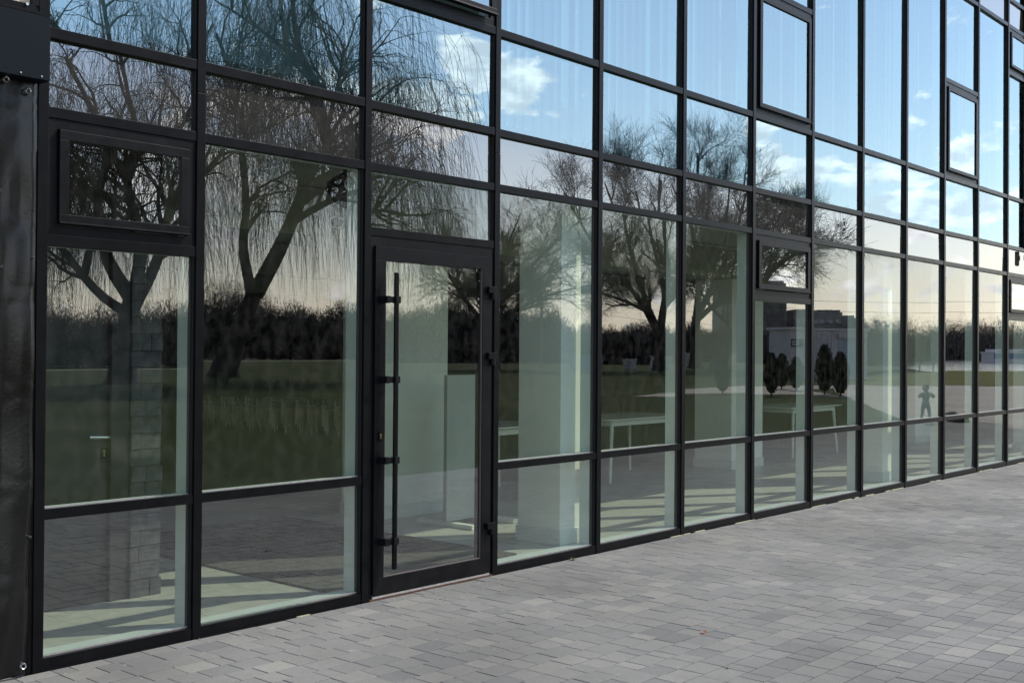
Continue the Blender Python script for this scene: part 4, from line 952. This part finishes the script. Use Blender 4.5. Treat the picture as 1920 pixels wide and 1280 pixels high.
# ---- small figure
def skin_fig(name, joints, edges, radii, material, parent, sub=2):
    me = bpy.data.meshes.new(name); me.from_pydata(joints, edges, []); me.materials.append(material)
    o = bpy.data.objects.new(name, me); COL.objects.link(o)
    md = o.modifiers.new('skin', 'SKIN'); me.skin_vertices.new() if not me.skin_vertices else None
    for i, r in enumerate(radii): me.skin_vertices[0].data[i].radius = (r, r) if not isinstance(r, tuple) else r
    me.skin_vertices[0].data[0].use_root = True
    s = o.modifiers.new('sub', 'SUBSURF'); s.levels = sub; s.render_levels = sub
    o.parent = parent; return o
pe = thing('person', 'small person in a dark jacket standing with legs apart and both elbows raised', 'person', (25.2, -4.35, 0), rz=math.atan2(AX.y, AX.x))
pe.scale = (.86 / 1.0,) * 3
J = [(0, 0, .50), (0, 0, .60), (0, .01, .72), (0, .01, .80), (0, .0, .86), (-.07, 0, .48), (-.10, .02, .27), (-.13, 0, .04), (-.14, .07, .025), (.07, 0, .48), (.10, .02, .27), (.13, 0, .04), (.14, .07, .025),
     (-.11, .01, .78), (-.20, .06, .70), (-.10, .17, .80), (.11, .01, .78), (.20, .06, .70), (.10, .17, .80)]
Ed = [(0, 1), (1, 2), (2, 3), (3, 4), (0, 5), (5, 6), (6, 7), (7, 8), (0, 9), (9, 10), (10, 11), (11, 12), (3, 13), (13, 14), (14, 15), (3, 16), (16, 17), (17, 18)]
Rr = [(.085, .06), (.08, .06), (.095, .065), (.075, .05), .032, .062, .042, .026, .022, .062, .042, .026, .022, .042, .034, .022, .042, .034, .022]
skin_fig('body', J, Ed, Rr, M_trouser, pe)
jk = [j for j in (J[1], J[2], J[3], J[13], J[14], (-.11, .155, .785), J[16], J[17], (.11, .155, .785))]
skin_fig('jacket', jk, [(0, 1), (1, 2), (2, 3), (3, 4), (4, 5), (2, 6), (6, 7), (7, 8)], [(.105, .08), (.11, .08), (.09, .065), .056, .048, .034, .056, .048, .034], M_jacket, pe)
bm = bmesh.new(); bmesh.ops.create_icosphere(bm, subdivisions=3, radius=.078)
for v in bm.verts: v.co = Vector((v.co.x * .9, v.co.y * 1.0 + (.012 if v.co.y > .06 and abs(v.co.x) < .02 and abs(v.co.z) < .03 else 0), v.co.z * 1.12 + .93))
me = bpy.data.meshes.new('head'); bm.to_mesh(me); bm.free(); me.materials.append(M_skin); o = bpy.data.objects.new('head', me); COL.objects.link(o); o.parent = pe
bm = bmesh.new(); bmesh.ops.create_icosphere(bm, subdivisions=3, radius=.087)
bmesh.ops.delete(bm, geom=[v for v in bm.verts if v.co.y > .03 and v.co.z < .03], context='VERTS')
for v in bm.verts: v.co = Vector((v.co.x * .95, v.co.y - .008, v.co.z * 1.1 + .94))
me = bpy.data.meshes.new('hair'); bm.to_mesh(me); bm.free(); me.materials.append(M_hair); o = bpy.data.objects.new('hair', me); COL.objects.link(o); o.parent = pe
for sx in (-1, 1):       # hands with fingers closed on a small camera
    for f_ in range(4):
        o = MB().tube([(sx * .10, .165, .81 - f_ * .012), (sx * .075, .19, .81 - f_ * .012), (sx * .045, .18, .81 - f_ * .012)], [.009, .007, .005], n=6).build('finger', M_skin); o.parent = pe
    o = MB().tube([(sx * .10, .16, .815), (sx * .08, .17, .84), (sx * .06, .175, .845)], [.010, .008, .006], n=6).build('thumb', M_skin); o.parent = pe
dm = thing('stone_dome', 'low dark grey rounded stone lying on the sunlit pavement', 'bollard', (25.35, -3.75, 0))
bm = bmesh.new(); bmesh.ops.create_uvsphere(bm, u_segments=24, v_segments=16, radius=1)
bmesh.ops.delete(bm, geom=[v for v in bm.verts if v.co.z < -.05], context='VERTS')
for v in bm.verts: v.co = Vector((v.co.x * .22, v.co.y * .22, max(v.co.z, 0) * .27 + .03))
me = bpy.data.meshes.new('cap'); bm.to_mesh(me); bm.free(); me.materials.append(noisy('dark_stone', (.06, .06, .065), (.10, .10, .105), 20)); me.polygons.foreach_set('use_smooth', [True] * len(me.polygons)); o = bpy.data.objects.new('cap', me); COL.objects.link(o); o.parent = dm
o = MB().tube([(0, 0, 0), (0, 0, .032)], .235, n=24).build('foot', M_stone); o.parent = dm

# ---- small litter on the pavement
def ground_at(u, v):
    d = F + Rv * ((u - 960) / 2147.4) - Uv * ((v - 640) / 2147.4); t = -CAM.z / d.z; return CAM + d * t
lf_ = thing('dry_leaf', 'curled brown dry leaf lying on the pavement', 'leaf', (7.02, -3.48, .002))
lfm = MB(); P9 = [(-.022, 0, .004), (-.008, -.013, .0), (.010, -.012, .006), (.024, .002, .012), (.010, .013, .004), (-.010, .012, .009), (0, 0, .001)]
lfm.v = P9; lfm.f = [(0, 1, 6), (1, 2, 6), (2, 3, 6), (3, 4, 6), (4, 5, 6), (5, 0, 6)]; lfm.m = [0] * 6
o = lfm.build('blade', noisy('dry_leaf_brown', (.24, .12, .06), (.36, .20, .11), 60)); o.parent = lf_; o.modifiers.new('t', 'SOLIDIFY').thickness = .0006
o = MB().tube([(.024, .002, .012), (.036, .004, .006)], .0008, n=5).build('stalk', M_bark); o.parent = lf_
g1 = ground_at(1320, 1186); lf_.location = (g1.x, g1.y, .002)
wd = MB(); rw = random.Random(9)
for (u, v, nb, sc_) in [(1074, 1050, 46, 1), (1062, 1043, 12, .6), (345, 1198, 14, .5), (686, 1128, 16, .6), (1366, 1252, 10, .5)]:
    c_ = ground_at(u, v)
    for b_ in range(nb):
        a = rw.uniform(0, 2 * pi); r_ = rw.uniform(0, .022) * sc_; p = Vector((c_.x + r_ * cos(a) * 1.6, c_.y + r_ * sin(a), .0)); tip = p + Vector((cos(a) * .012, sin(a) * .012, rw.uniform(.008, .028) * sc_)); w2 = Vector((-sin(a), cos(a), 0)) * .0022
        i = len(wd.v); wd.v += [tuple(p - w2), tuple(p + w2), tuple(tip)]; wd.f.append((i, i + 1, i + 2)); wd.m.append(0)
o = wd.build('weeds', noisy('weed_green', (.10, .11, .03), (.20, .18, .06), 40)); o['kind'] = 'stuff'
gr = MB()
for k_ in range(230):
    x_ = rw.uniform(2.6, 14); y_ = -abs(rw.gauss(0, .9)) - .01 if rw.random() < .5 else rw.uniform(-4.5, -.01); r_ = rw.uniform(.0015, .0045); i = len(gr.v)
    gr.v += [(x_ - r_, y_, .0015), (x_, y_ - r_, .0015), (x_ + r_, y_, .0015), (x_, y_ + r_ * .8, .0015), (x_, y_, .0015 + r_ * .9)]; gr.f += [(i, i + 1, i + 4), (i + 1, i + 2, i + 4), (i + 2, i + 3, i + 4), (i + 3, i, i + 4)]; gr.m += [0] * 4
o = gr.build('grit', noisy('pale_grit', (.45, .44, .4), (.7, .68, .62), 30)); o['kind'] = 'stuff'
print('tris', sum(len(o.data.polygons) for o in bpy.data.objects if o.type == 'MESH'), 'objs', len(bpy.data.objects), 'stones', len(stones))
